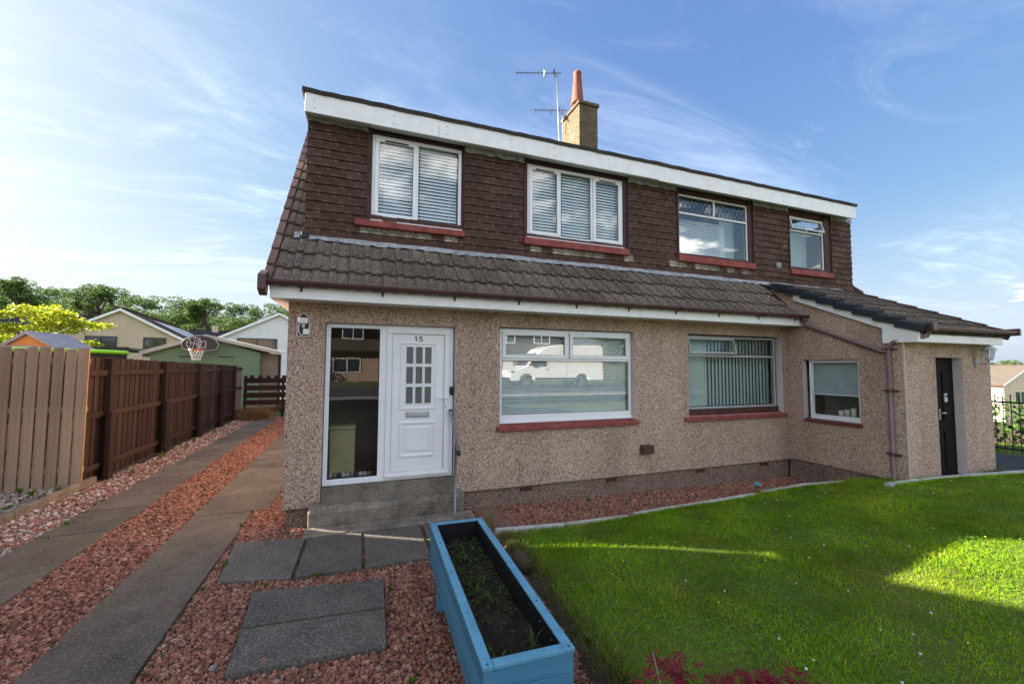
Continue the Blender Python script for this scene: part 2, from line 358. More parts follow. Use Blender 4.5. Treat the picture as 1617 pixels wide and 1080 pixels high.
B().box(9.93,9.96,EY+.10,EY+.125,1.15,1.33).tube([(9.945,EY+.075,1.26),(10.05,EY+.070,1.26)],.010).build('handle', plain('pale_metal', (.55,.55,.52), .35, .5, metal=.6), d2)
ks = B().box(10.10,10.17,EY+.095,EY+.126,1.44,1.58).build('key_safe', plain('grey_white_plastic', (.55,.58,.62), .4), d2); B().lathe((0,0,0), [(.018,0),(.018,.012)], 10).xf(Matrix.Translation((10.135,EY+.096,1.535)) @ Matrix.Rotation(R(90),4,'X')).build('dial', DARKM, ks)

# eaves, fascias, gutter of the main roof
b = B(); b.poly([(-.15,-.37,2.80),(8.80,-.37,2.80),(8.80,.0,2.80),(-.15,.0,2.80)]); b.poly([(-.15,0,2.80),(0,0,2.80),(0,8,2.80),(-.15,8,2.80)]); b.build('soffit', FASC, house)
x = -.15
for k, x1 in enumerate((2.35,5.05,7.05,8.80)):
    B().box(x+.002,x1,-.385,-.365,2.788,2.965).build('fascia_board', FASC, house, bevel=.004); x = x1
B().prism([(-.15,-.365,2.79),(-.15,.03,2.79),(-.15,.03,3.3),(-.15,-.365,2.93)], (.02,0,0)).build('fascia_end', FASC, house)
def half_gutter(x0, x1, y, z, r, mat, name, parent):
    prof = [(y+r*math.cos(a), z+r*math.sin(a)) for a in [math.pi + math.pi*k/10 for k in range(11)]]
    inner = [(y+(r-.006)*math.cos(a), z+(r-.006)*math.sin(a)) for a in [2*math.pi - math.pi*k/10 for k in range(11)]]
    return B().prism([(x0, *p) for p in prof+inner], (x1-x0,0,0)).build(name, mat, parent)
g = half_gutter(-.17, 8.78, -.452, 2.985, .062, BRNP, 'gutter', house)
for x in [.18+.93*k for k in range(10)]:
    prof = [(-.452+.067*math.cos(a), 2.985+.067*math.sin(a)) for a in [math.pi + math.pi*k/8 for k in range(9)]]
    b = B().tube([(x,*p) for p in prof], .008, 5); b.box(x-.014,x+.014,-.395,-.385,2.87,2.985); b.build('gutter_bracket', BRNP, g)
for x in (3.9, 8.35): half_gutter(x-.05, x+.05, -.452, 2.987, .069, BRNP, 'gutter_joint', g)
B().prism([(-.255,-.53,3.03),(-.255,-.53,2.86),(-.255,-.40,2.80),(-.255,-.33,2.95),(-.255,-.33,3.12)], (.085,0,0)).build('gutter_end_box', BRNP, g, bevel=.008)

# roof slopes
TP = 1.01; PITCH = math.atan(TP)
def mz(y): return 3.29 + TP*y
b = B(); b.prism([(-.16,-.355,mz(-.355)),(-.16,4,mz(4)),(-.16,4,mz(4)-.05),(-.16,-.355,mz(-.355)-.05)], (HW+.32,0,0)); b.prism([(-.16,4.0,mz(4)),(-.16,8.4,mz(-.4)),(-.16,8.4,mz(-.4)-.05),(-.16,4.0,mz(4)-.05)], (HW+.32,0,0))
roof = b.build('roof', FELT, house)
def roof_tile_mesh(w, L, name):
    prof = [(0,0),(.012,.0),(.030,.024),(.098,.024),(.116,.0),(.200,0),(.218,.024),(.286,.024),(.304,0),(.392,0),(.398,.006),(.42,.006)]
    prof = [(x*w/.42, h) for x, h in prof]; n = len(prof); v = []; f = []
    for x, h in prof: v += [(x,0,h+.042),(x,0,h+.012),(x,L,h)]
    for i in range(n-1):
        a, c = i*3, (i+1)*3; f += [(a,c,c+2,a+2),(a+1,c+1,c,a)]
    f += [(0,2,1),((n-1)*3,(n-1)*3+1,(n-1)*3+2)]
    bb = B().add(v, f); return bb.mesh(name, TILE)
TM = [roof_tile_mesh(.418, .44, 'roof_tile') for _ in range(1)]
GA = .375; sd = Vector((0, math.cos(PITCH), math.sin(PITCH))); n0 = Vector((0, -math.sin(PITCH), math.cos(PITCH)))
e0 = Vector((0, -.372, mz(-.372)))
for k in range(15):
    if k <= 3: xs = [-.16+.42*i for i in range(22 - (k > 0)*0)]
    else: xs = [-.16]
    for x in xs:
        if x > 8.5 + (.25 if k < 1 else 0): continue
        p = e0 + sd*(k*GA) + n0*(.004 + random.uniform(-.003,.003)) + Vector((x, 0, 0))
        if k == 3 and x > .1: continue
        link('roof_tile', TM[0], roof, p, (PITCH + random.uniform(-.008,.008), random.uniform(-.006,.006), random.uniform(-.006,.006)))
vb = B().prism([(0,0,.052),(.085,0,.052),(.085,0,.03),(.02,0,.03),(.02,0,-.11),(0,0,-.11)], (0,.43,-.026)); VM = vb.mesh('verge_tile', VERGE)
for k in range(15): link('verge_tile', VM, roof, e0 + sd*(k*GA) + n0*.03 + Vector((-.235,0,0)), (PITCH, 0, 0))
for k in range(14): link('verge_tile', VM, roof, e0 + sd*(k*GA+.02) + n0*.03 + Vector((HW+.13,0,0)), (PITCH, 0, 0))
b = B(); b.prism([(-.2,3.86,mz(4)-.02),(-.2,4.0,mz(4)+.10),(-.2,4.14,mz(4)-.02)], (HW+.4,0,0)); b.build('ridge', VERGE, house)

# dormer
DY, DX0, DX1, DZ0, DZ1 = .42, .10, 11.66, 3.70, 5.52
uw = [(.965,2.31,4.13,5.42), (3.43,5.33,4.16,5.41), (6.60,8.41,4.17,5.37), (9.63,10.74,4.16,5.33)]
sr = [(.915,2.335), (3.385,5.40), (6.56,8.51), (9.595,10.93)]
uh = [(s[0],s[1],w[2]-.02,5.47) for s, w in zip(sr, uw)]
b = B(); us = sorted({DX0+.02, DX1-.02, *[v for h in uh for v in h[:2]]}); vs = sorted({DZ0, DZ1, *[v for h in uh for v in h[2:]]})
grid_wall(b, PF(DY+.03), us, vs, uh, .1)
b.poly([(DX0+.02,DY+.03,DZ0),(DX0+.02,DY+.03,DZ1),(DX0+.02,2.4,DZ1)]); b.poly([(DX1-.02,DY+.03,DZ0),(DX1-.02,DY+.03,DZ1),(DX1-.02,2.4,DZ1)])
dormer = b.build('dormer', FELT, house)
hw, hg, hl = .205, .1275, .165
hb = B().add([(0,-.026,0),(hw-.0015,-.026,0),(hw-.0015,-.005,0),(0,-.005,0),(0,0,hl),(hw-.0015,0,hl)], [(0,1,5,4),(0,3,2,1),(1,2,5),(0,4,3),(3,4,5,2)])
HM = hb.mesh('hanging_tile', HANG); HMW = hb.mesh('hanging_tile', HANGW); cand = []
nrow = int((5.47-3.80)/hg)+1
for r_ in range(nrow):
    z = 3.785 + r_*hg; x = DX0 - .0 - (hw/2 if r_ % 2 else 0)
    if r_ == nrow-1 and False: continue
    while x < DX1:
        a, c = max(x, DX0), min(x+hw, DX1)
        segs = [(a, c)]
        for h, s in zip(uh, sr):
            lo = h[2]-.16 if True else 0
            for q in list(segs):
                # tiles stop at the surround; below the sill the red board takes their place
                x0, x1 = h[0]-.012, h[1]+.012
                if z + .03 > h[2]-.03 and z < 5.5 and q[1] > x0 and q[0] < x1:
                    segs.remove(q)
                    if x0-q[0] > .02: segs.append((q[0], x0))
                    if q[1]-x1 > .02: segs.append((x1, q[1]))
        for q in segs: cand.append((q[0], q[1]-q[0], z))
        x += hw
cand.sort(key=lambda t: (t[0]-CAM.x)**2 + (DY-CAM.y)**2 + (t[2]-CAM.z)**2)
rest = B()
for i, (x, w, z) in enumerate(cand):
    p = Vector((x+.0008, DY+.018+random.uniform(-.003,.003), z+random.uniform(-.003,.003)))
    if i < 300:
        under = any(s_[0]-.15 < x+w/2 < s_[1]+.05 and 3.84 < z < 4.0 for s_ in sr) and random.random() < .62 or random.random() < .006
        if random.random() < .05: p.z -= random.uniform(.006,.016); p.y -= .004
        o = link('hanging_tile', HMW if under else HM, dormer, p, (random.uniform(-.02,.02), random.uniform(-.012,.012), 0)); o.scale.x = w/hw
    else:
        q = [(vx*w/hw+p.x, vy+p.y, vz+p.z) for vx, vy, vz in hb.v]; rest.add(q, hb.f)
stuff(rest.build('hanging_tile_rows', HANG, dormer))
# lead and fascia of the flat dormer roof
for x0, x1 in ((DX0,.905),(2.345,3.375),(5.41,6.55),(8.52,9.585),(10.94,DX1)):
    n = max(3, int((x1-x0)/.06)); v = []
    for i in range(n+1):
        xx = x0+(x1-x0)*i/n; v += [(xx, DY-.022+.008*math.sin(i*1.9), 5.40-.012+.010*math.sin(i*1.3+x0)+.05*(i/n if x0 < .5 else 0)-.0), (xx, DY-.010, 5.52)]
    if x0 < .5: v = [(a, bq, c-(.055*(i//2)/n if i % 2 == 0 else 0)+.03*(i % 2 == 0)) for i, (a, bq, c) in enumerate(v)]
    B().add(v, [(2*i,2*i+2,2*i+3,2*i+1) for i in range(n)]).build('lead_flashing', LEAD, dormer)
n = 150; v = []
for i in range(n+1):
    xx = -.02+(HW-.05)*i/n; v += [(xx, DY-.045+.006*math.sin(i*.7), mz(DY-.045)+.058+.007*math.sin(i*2.1)+.006*math.sin(i*.37)+random.uniform(-.006,.006)), (xx, DY-.012, mz(DY)+.075), (xx, DY+.012, mz(DY)+.12)]
B().add(v, [f for i in range(n) for f in ((3*i,3*i+3,3*i+4,3*i+1),(3*i+1,3*i+4,3*i+5,3*i+2))]).build('apron_flashing', LEAD, dormer)
B().box(DX0-.03,DX0+.06,DY-.055,DY+.0,3.735,3.83).build('corner_flashing', DARKM, dormer, bevel=.01)
fx = [.075, 1.9, 3.7, 5.95, 8.0, 11.50]
for i in range(5):
    dz = 0 if i < 3 else -.016
    f_ = B().box(fx[i]+.002, fx[i+1], .205, .23, 5.432+dz, 5.715+dz).build('dormer_fascia', FASC, dormer, bevel=.004)
    for k in range(2):
        for zz in (5.50, 5.62):
            xx = fx[i]+.12+k*1.05; B().lathe((0,0,0), [(.007,0),(.007,.004)], 8).xf(Matrix.Translation((xx,.2045,zz)) @ Matrix.Rotation(R(90),4,'X')).build('screw_head', DARKM, f_)
B().prism([(.078,.23,5.44),(.078,.23,5.715),(.078,2.55,5.90),(.078,2.55,5.60)], (.022,0,0)).build('dormer_side_fascia', FASC, dormer)
B().poly([(.08,.225,5.455),(11.50,.225,5.455),(11.50,DY+.03,5.50),(.08,DY+.03,5.50)]).build('dormer_soffit', FASC, dormer)
n = 90; v = []
for i in range(n+1):
    xx = .04+(11.50)*i/n; w = random.uniform(-.008,.008) + (.012 if 5.85 < xx < 6.05 else 0); v += [(xx,.185+w*.5,5.700+w),(xx,.180+w*.4,5.755+w),(xx,.30,5.768+w*.5),(xx,2.8,5.93)]
b = B().add(v, [q for i in range(n) for q in ((4*i,4*i+4,4*i+5,4*i+1),(4*i+1,4*i+5,4*i+6,4*i+2),(4*i+2,4*i+6,4*i+7,4*i+3))]); b.poly([(.04,.185,5.70),(.04,2.8,5.85),(.04,2.8,5.93),(.04,.18,5.755)])
b.poly([(.04,.19,5.70),(11.54,.19,5.70),(11.54,2.8,5.85),(.04,2.8,5.85)]); b.build('flat_roof', FELT, dormer)

# extension roof
PE = math.atan(.46); se = Vector((0, math.cos(PE), math.sin(PE))); ne = Vector((0, -math.sin(PE), math.cos(PE)))
b = B().prism([(EX-.02,-2.14,ez(-2.14)-.03),(EX-.02,.42,ez(.42)-.03),(EX-.02,.42,ez(.42)-.08),(EX-.02,-2.14,ez(-2.14)-.08)], (ER+.05-EX,0,0)); eroof = b.build('extension_roof', FELT, house)
e1 = Vector((0,-2.17,ez(-2.17)-.028))
for k in range(8):
    for i in range(6):
        link('roof_tile', TM[0], eroof, e1 + se*(k*GA*.965) + ne*random.uniform(0,.004) + Vector((EX+.06+.392*i,0,0)), (PE+random.uniform(-.008,.008), 0, random.uniform(-.005,.005)))
for k in range(8): link('verge_tile', VM, eroof, e1 + se*(k*GA*.965) + ne*.03 + Vector((ER-.005,0,0)), (PE,0,0))
cb = B().prism([(0,0,.055),(.02,0,.085),(.17,0,.085),(.19,0,.055),(.19,0,-.0),(0,0,-.045)], (0,.345,-.048)); CM = cb.mesh('verge_ridge_tile', SLATE)
for k in range(8): link('verge_ridge_tile', CM, eroof, e1 + se*(k*.325-.0) + ne*.035 + Vector((EX-.105,0,0)), (PE,0,0))
b = B().prism([(EX-.055,-.20,ez(-.20)-.045),(EX-.055,-1.66,ez(-1.66)-.045),(EX-.055,-1.66,ez(-1.66)-.185),(EX-.055,-.20,ez(-.20)-.185)], (.05,0,0)); b.build('verge_board', FASC, house, bevel=.004)
b = B().prism([(EX-.07,-1.66,ez(-1.66)-.06),(EX-.07,-2.12,ez(-2.12)-.06),(EX-.07,-2.12,2.40),(EX-.07,-1.66,2.40)], (.07,0,0)); b.build('verge_box_end', FASC, house, bevel=.004)
B().box(EX,ER-.12,-2.12,-2.10,2.40,2.60).build('extension_fascia', FASC, house, bevel=.004)
B().poly([(EX,-2.1,2.405),(ER-.12,-2.1,2.405),(ER-.12,EY,2.405),(EX,EY,2.405)]).build('extension_soffit', FASC, house)
g2 = half_gutter(EX+.06, ER+.04, -2.195, 2.635, .058, BRNP2, 'extension_gutter', house)
for x in (9.6,10.35,11.05): B().tube([(x,-2.13,2.55),(x,-2.17,2.57),(x,-2.25,2.63)], .012, 6).build('gutter_bracket', BRNP, g2)
B().box(ER+.03,ER+.09,-2.27,-2.10,2.56,2.68).build('gutter_end_box', BRNP, g2, bevel=.01)
B().box(EX+.02,EX+.14,-2.27,-2.12,2.56,2.69).build('gutter_end_box', BRNP, g2, bevel=.015)
# downpipes
pr = .034; px_ = EX-.045
dp = B().tube([(px_,-1.72,.02),(px_,-1.72,2.30),(px_,-1.73,2.36),(px_-.0,-1.80,2.42),(px_+.03,-2.06,2.46),(px_+.10,-2.17,2.49),(px_+.125,-2.195,2.58)], pr, 10).build('downpipe', BRNP2, house, True)
for z in (.62,1.62,2.28): B().tube([(px_,-1.72,z),(px_,-1.72,z+.05)], pr+.008, 10).box(px_-.01,EX+.01,-1.82,-1.62,z+.015,z+.035).build('pipe_clip', BRNP, dp)
dp2 = B().tube([(8.70,-.452,2.94),(8.70,-.452,2.87),(8.745,-.46,2.80),(px_,-.50,2.775),(px_,-1.60,2.285),(px_,-1.71,2.25)], pr, 10).build('branch_pipe', BRNP2, house, True)
B().tube([(8.70,-.452,2.98),(8.70,-.452,2.86)], pr+.014, 10).build('gutter_outlet', BRNP, dp2)
b = B().poly([(EX-.01,-.30,2.99),(EX-.01,.02,3.30),(EX-.16,.02,3.345),(EX-.10,-.30,3.03)]); b.box(EX-.012,EX-.004,-.36,.2,2.86,3.10); b.build('valley_lead', LEAD, house)

# chimney
ch = B().box(6.17,6.73,3.5,4.5,6.6,8.93).build('chimney', CHIM, house, bevel=.02)
B().box(6.13,6.77,3.46,4.54,8.93,9.03).build('cap', CHIM, ch, bevel=.025)
pot = B().lathe((6.40,4.0,9.02), [(.125,0),(.125,.30)], 18).build('chimney_pot', TERRA, ch, True)
B().lathe((6.40,4.0,9.24), [(.175,0),(.185,.05),(.165,.12),(.105,.84),(.115,.87),(.115,.92),(.09,.95)], 18).build('pot_hood', TERRA, pot, True)

# step, apron
b = B().box(.44,2.14,.0,.2,.20,.435); b.build('threshold', CONC, house)
v = []; b = B().prism([(.31,-.20,.02),(.31,-.215,.20),(.31,-.17,.268),(.31,.02,.29),(.31,.02,.02)], (1.94,0,0)); b.build('front_step', CONC, house, bevel=.025, seg=3)
B().prism([(.28,-.215,-.05),(.28,-.45,-.05),(.28,-.44,.028),(.28,-.215,.045)], (2.06,0,0)).build('step_apron', CONC, house, bevel=.012)
vb_ = B().box(5.30,5.52,-.10,0,.56,.70); vo = vb_.build('wall_vent', plain('brown_vent_plastic', (.10,.045,.03), .6), house, bevel=.012)
for k in range(4): B().box(5.312,5.508,-.108,-.10,.585+k*.028,.600+k*.028).build('louvre', bpy.data.materials['brown_vent_plastic'], vo)

# ------------------------------------------------------------------ windows
def ring(b, x0, x1, z0, z1, w, y0, y1, wb=None):
    wb = wb or w
    b.box(x0,x1,y0,y1,z0,z0+wb); b.box(x0,x1,y0,y1,z1-w,z1); b.box(x0,x0+w,y0,y1,z0+wb,z1-w); b.box(x1-w,x1,y0,y1,z0+wb,z1-w)
def slats(x0, x1, z0, z1, y, pitch, wdt, tilt):
    b = B(); z = z0
    while z < z1:
        dy, dz = wdt/2*math.cos(tilt), wdt/2*math.sin(tilt); b.add([(x0,y-dy,z-dz),(x1,y-dy,z-dz),(x1,y,z+.003),(x0,y,z+.003),(x1,y+dy,z+dz),(x0,y+dy,z+dz)], [(0,1,2,3),(3,2,4,5)]); z += pitch
    for q in (x0+.12, (x0+x1)/2, x1-.12): b.box(q-.002,q+.002,y-.024,y-.022,z0,z1)
    return b
def leading(x0, x1, z0, z1, y, step=.11):
    b = B(); h = z1-z0; dx = h*.62; x = x0-dx
    while x < x1:
        for s in (0, 1):
            xa, za, xb, zb = (x, z0, x+dx, z1) if s == 0 else (x+dx, z0, x, z1)
            pts = []
            for t in (0, 1):
                pass
            t0, t1 = 0.0, 1.0
            if xb != xa:
                ta, tb = (x0-xa)/(xb-xa), (x1-xa)/(xb-xa); t0, t1 = max(t0, min(ta,tb)), min(t1, max(ta,tb))
            if t1-t0 > .05:
                p, q = Vector((xa+(xb-xa)*t0,0,za+(zb-za)*t0)), Vector((xa+(xb-xa)*t1,0,za+(zb-za)*t1)); d = (q-p).normalized()*.0; nrm = Vector((-(q-p).z,0,(q-p).x)).normalized()*.004
                b.add([(*(p-nrm).xz[:1],y,(p-nrm).z),(*(q-nrm).xz[:1],y,(q-nrm).z),(*(q+nrm).xz[:1],y,(q+nrm).z),(*(p+nrm).xz[:1],y,(p+nrm).z)], [(0,1,2,3)])
        x += step
    return b
def window(x0, x1, z0, z1, y, cells, fm, ow=.045, sill=.0, gm=None):
    """cells: (x0,x1,z0,z1,kind) in metres; kind: fixed, sash, sash_vent, lead, lead_open"""
    b = B(); ring(b, x0, x1, z0, z1, ow, y, y+.065, ow+sill)
    cx = sorted({c[1] for c in cells}); win = None
    for c in cells:   # mullions and transoms: a bar right of / above every inner cell
        if c[1] < x1-ow-.01: b.box(c[1], c[1]+.04, y+.001, y+.064, c[2], c[3])
        if c[3] < z1-ow-.01: b.box(c[0], c[1], y+.002, y+.063, c[3], c[3]+.04)
    win = b.build('window', fm, house, bevel=.004)
    if sill: B().box(x0-.01,x1+.012,y-.035,y+.03,z0-.022,z0).build('frame_sill', fm, win, bevel=.004)
    for c in cells:
        a0, a1, c0, c1, k = c; yp = y+.03
        if k.startswith('sash'):
            s = B(); ring(s, a0-.012, a1+.012, c0-.012, c1+.012, .055, y-.016, y+.03); s.build('sash', fm, win, bevel=.005)
            if 'vent' in k: mx = (a0+a1)/2; hw_ = min(.17, (a1-a0)*.33); B().box(mx-hw_,mx+hw_,y-.030,y-.016,c1-.035,c1-.017).build('trickle_vent', BRNB if 'dark' in k else UPVC, win)
            a0, a1, c0, c1 = a0+.04, a1-.04, c0+.04, c1-.04; yp = y+.008
        if k.endswith('open'):
            ang = R(14); M = Matrix.Translation((0, y+.0, c1)) @ Matrix.Rotation(-ang, 4, 'X') @ Matrix.Translation((0, -y, -c1))
            s = B(); ring(s, a0-.012, a1+.012, c0-.012, c1+.012, .028, y-.012, y+.016); s.xf(M).build('open_sash', fm, win)
            B().poly([(a0,y,c0),(a1,y,c0),(a1,y,c1),(a0,y,c1)]).xf(M).build('pane', gm or GLASS, win)
            if k.startswith('lead'): leading(a0+.015,a1-.015,c0+.015,c1-.015,y-.004).xf(M).build('leading', LEADC, win)
            continue
        B().poly([(a0,yp,c0),(a1,yp,c0),(a1,yp,c1),(a0,yp,c1)]).build('pane', gm or GLASS, win)
        g_ = B(); ring(g_, a0, a1, c0, c1, .008, yp-.004, yp+.004); g_.build('glazing_bead', plain('black_gasket', (.02,.02,.02)) if 'black_gasket' not in bpy.data.materials else bpy.data.materials['black_gasket'], win)
        if k == 'lead': leading(a0,a1,c0,c1,yp-.004).build('leading', LEADC, win)
    return win
LEADC = plain('lead_came', (.05,.05,.055), .6)
PALEF = plain('white_painted_aluminium', (.70,.70,.71), .4, .5, .06, 3)
y = DY+.035
w = window(*uw[0], y, [(1.02,1.60,4.20,5.365,'sash_vent_dark'), (1.655,2.26,4.20,5.37,'fixed')], UPVC, .05, .02, GLASSU)
slats(1.03,2.25,4.22,5.36,y+.085,.052,.050,R(60)).build('blind', BLIND, w)
B().box(1.03,2.25,y+.08,y+.12,5.33,5.37).build('blind_headrail', BLIND, w)
w = window(*uw[1], y, [(3.485,4.03,4.23,5.355,'sash_vent_dark'), (4.085,4.66,4.23,5.36,'fixed'), (4.715,5.275,4.23,5.355,'sash_vent_dark')], UPVC, .05, .02, GLASSU)
slats(3.49,5.27,4.25,5.35,y+.085,.052,.050,R(60)).build('blind', BLIND, w)
w = window(*uw[2], y, [(6.635,8.375,4.205,4.985,'fixed'), (6.635,7.50,5.03,5.335,'lead'), (7.545,8.375,5.03,5.335,'lead')], PALEF, .032)
slats(6.70,7.95,4.25,4.95,y+.16,.040,.038,R(58)).build('blind', BLIND, w)
B().box(7.96,8.36,y+.30,y+.31,4.2,5.3).build('curtain', BLINDG, w)
w = window(*uw[3], y, [(9.665,10.705,4.195,5.00,'fixed'), (9.68,10.69,5.055,5.285,'lead_open')], PALEF, .032)
B().box(9.68,10.69,y+.35,y+.36,4.2,5.3).build('curtain', BLINDG, w)
for (s0, s1), u, mt in zip(sr, uw, ('brown_board',)*4):
    b = B(); b.box(s0-.005,u[0]-.003,DY+.002,DY+.09,u[2]-.02,5.47); b.box(u[1]+.003,s1+.005,DY+.012,DY+.09,u[2]-.02,5.47); b.box(u[0]-.003,u[1]+.003,DY+.045,DY+.09,u[3]+.001,5.47)
    b.box(s0-.022,s0-.005,DY-.022,DY+.03,u[2]-.02,5.47); b.box(s1+.005,s1+.020,DY-.022,DY+.03,u[2]-.02,5.47); b.build('window_surround', BRNB, dormer)
for i, (a, c, z0, z1) in enumerate(((.745,2.352,4.005,4.112), (3.365,5.41,4.01,4.142), (6.545,8.55,4.02,4.160), (9.57,10.925,4.02,4.150))):
    v = [(a,-.055),(c,-.055)]
    B().prism([(a,DY-.056,z0+.012),(a,DY-.046,z0),(a,DY+.06,z0),(a,DY+.06,z1-.004),(a,DY-.044,z1-.010)], (c-a,0,0)).build('painted_sill', REDP, dormer)
B().box(9.17,9.30,DY-.022,DY+.0,4.13,4.235).build('tile_vent', LEAD, dormer)
# ground floor windows
w = window(2.83,5.205,1.165,2.575,.085, [(2.885,5.15,1.27,2.085,'fixed'), (2.895,3.98,2.135,2.515,'sash_vent'), (4.045,5.14,2.135,2.515,'sash_vent')], UPVC, .052, .05)
slats(2.90,5.14,1.25,2.52,.165,.038,.036,R(58)).build('blind', plain('grey_blind_slat', (.74,.79,.78), .6), w)
w2 = window(6.385,8.62,1.245,2.575,.09, [(6.42,8.585,1.285,2.19,'fixed'), (6.435,7.53,2.255,2.52,'plain_open'), (7.575,8.585,2.245,2.54,'lead')], ALU, .035, gm=GLASSL)
B().box(6.38,8.64,.06,.15,1.16,1.244).build('under_frame', BRNB, w2)
b = B(); x = 6.44; i = 0
while x < 8.57:
    a = R(19 if x > 6.9 else -20); dx, dy = .058*math.cos(a), .058*math.sin(a); b.poly([(x,.26-dy,1.28),(x+2*dx,.26+dy,1.28),(x+2*dx,.26+dy,2.55),(x,.26-dy,2.55)]); x += .088; i += 1
b.build('vertical_blind', BLINDG, w2)
for (a, c, z0) in ((2.775,5.262,1.045), (6.25,8.735,1.05)):
    B().prism([(a,-.055,z0),(a,.14,z0),(a,.14,z0+.12),(a,-.055,z0+.055)], (c-a,0,0)).build('window_sill', REDP, house, bevel=.006)
# extension side window (faces -X)
b = B(); xw = EX+.075
def ringx(b, y0, y1, z0, z1, w, x0, x1, wb):
    b.box(x0,x1,y0,y1,z0,z0+wb); b.box(x0,x1,y0,y1,z1-w,z1); b.box(x0,x1,y0,y0+w,z0+wb,z1-w); b.box(x0,x1,y1-w,y1,z0+wb,z1-w)
ringx(b, -1.25,-.375,1.055,2.145,.05,xw,xw+.06,.085); we = b.build('window', UPVC, house, bevel=.004)
B().box(xw-.03,xw+.02,-1.255,-.37,1.03,1.055).build('frame_sill', UPVC, we)
B().poly([(xw+.03,-1.20,1.14),(xw+.03,-.425,1.14),(xw+.03,-.425,2.095),(xw+.03,-1.20,2.095)]).build('pane', GLASSL, we)
B().box(xw+.10,xw+.105,-1.22,-.40,1.52,2.13).build('roller_blind', plain('grey_roller_blind', (.36,.42,.42), .8), we)
B().box(xw+.09,xw+.115,-1.22,-.40,1.50,1.52).build('blind_bar', UPVC, we)
B().box(xw+.06,xw+.30,-1.24,-.38,1.07,1.10).build('inner_sill', UPVC, we)
B().prism([(EX-.05,-.33,1.0),(EX+.1,-.33,1.0),(EX+.1,-.33,1.06),(EX-.05,-.33,1.045)], (0,-.96,0)).build('window_sill', plain('weathered_red_sill', (.17,.045,.04), .7, .3, .3, 9), house)
for i, yy in enumerate((-.80,-.90,-1.01)):
    c = thing('candle', (xw+.18,yy,1.10), ['short ivory pillar candle inside small window, nearest the room corner','middle ivory pillar candle of three inside small window','tall ivory pillar candle inside small window, nearest the outer corner'][i], 'candle', 'candles on the small window sill')
    B().lathe((xw+.18,yy,1.10), [(.040,0),(.040,(.13,.15,.19)[i]),(.03,(.125,.145,.185)[i])], 12).build('wax', plain('ivory_wax', (.66,.60,.50), .6) if i == 0 else bpy.data.materials['ivory_wax'], c, True)
    B().tube([(xw+.18,yy,1.22),(xw+.18,yy,1.10+(.145,.165,.205)[i])], .003, 5).build('wick', DARKM, c)
B().box(EX+.9,EX+.95,EY+.35,-.1,.3,2.3).build('inner_screen', INNER, house)

# front door set
dy = .085
b = B(); ring(b, .44, 2.135, .445, 2.555, .055, dy, dy+.07, .075); b.box(1.115,1.205,dy-.001,dy+.07,.52,2.50); ds = b.build('door_frame', UPVC, house, bevel=.004)
b = B(); ring(b, 1.205, 2.08, .50, 2.52, .075, dy-.018, dy+.04, .05); b.build('inner_frame', UPVC, ds, bevel=.006)
B().poly([(.495,dy+.03,.52),(1.115,dy+.03,.52),(1.115,dy+.03,2.50),(.495,dy+.03,2.50)]).build('side_pane', GLASSD, ds)
b = B(); ring(b, .495, 1.115, .52, 2.50, .010, dy+.02, dy+.028); b.build('glazing_bead', bpy.data.materials['black_gasket'], ds)
B().box(1.215,2.075,dy-.045,dy-.018,.488,.508).build('weather_bar', plain('pale_bar', (.66,.64,.60), .5), ds)
door = B()
gx = [1.425,1.475,1.565,1.603,1.693,1.731,1.82,1.865]; gz = [1.42,1.475,1.705,1.752,1.985,2.032,2.262,2.30]
us = [1.285]+gx+[2.00]; vs = [.555]+gz+[2.44]; holes = [(gx[1+2*i],gx[2+2*i],gz[1+2*j],gz[2+2*j]) for i in range(3) for j in range(3)]
grid_wall(door, PF(dy+.005), us, vs, holes, .03)
for h in holes: reveals(door, PF(dy+.005), h, .02)
door = door.build('front_door', UPVC, house)
m = MT('frosted_glass', .25, .6); m.col(m.ramp(m.noise(130, 3), [(.35,(.07,.075,.07)),(.65,(.14,.145,.135))])); m.bump(m.noise(160, 2), .6, .004); FROST = m.m
for h in holes: B().poly([(h[0],dy+.02,h[2]),(h[1],dy+.02,h[2]),(h[1],dy+.02,h[3]),(h[0],dy+.02,h[3])]).build('pane', FROST, door)
b = B(); ring(b, 1.395,1.895,1.395,2.325,.022,dy-.010,dy+.006)
for h in holes: ring(b, h[0]-.012,h[1]+.012,h[2]-.012,h[3]+.012,.010,dy-.006,dy+.006)
b.build('glazing_moulding', UPVC, door, bevel=.004)
b = B(); ring(b, 1.395,1.885,.745,1.225,.030,dy-.012,dy+.006); ring(b, 1.475,1.805,.825,1.145,.022,dy-.010,dy+.006); b.box(1.497,1.783,dy-.004,dy+.006,.847,1.123); b.build('panel_moulding', UPVC, door, bevel=.006)
lb = B().box(1.475,1.80,dy-.014,dy+.006,1.285,1.365).build('letterbox', plain('silver_letterbox', (.42,.43,.44), .35, .5, metal=.5), door, bevel=.006)
B().box(1.50,1.775,dy-.02,dy-.013,1.30,1.35).build('flap', plain('silver_flap', (.55,.56,.57), .3, .5, metal=.5), lb, bevel=.004)
B().box(2.01,2.045,dy-.030,dy-.017,1.36,1.56).tube([(2.027,dy-.06,1.55),(1.90,dy-.065,1.55)], .011).box(2.018,2.036,dy-.06,dy-.03,1.535,1.56).build('handle', UPVC, door, bevel=.003)
B().box(2.023,2.031,dy-.0315,dy-.030,1.40,1.44).build('keyhole', DARKM, door)
dg = B(); t_ = .010; yy = dy-.004
dg.box(1.598,1.609,yy,yy+.012,2.345,2.415); dg.box(1.586,1.598,yy,yy+.012,2.392,2.404)
x0, x1, z0, z1 = 1.650,1.692,2.345,2.415
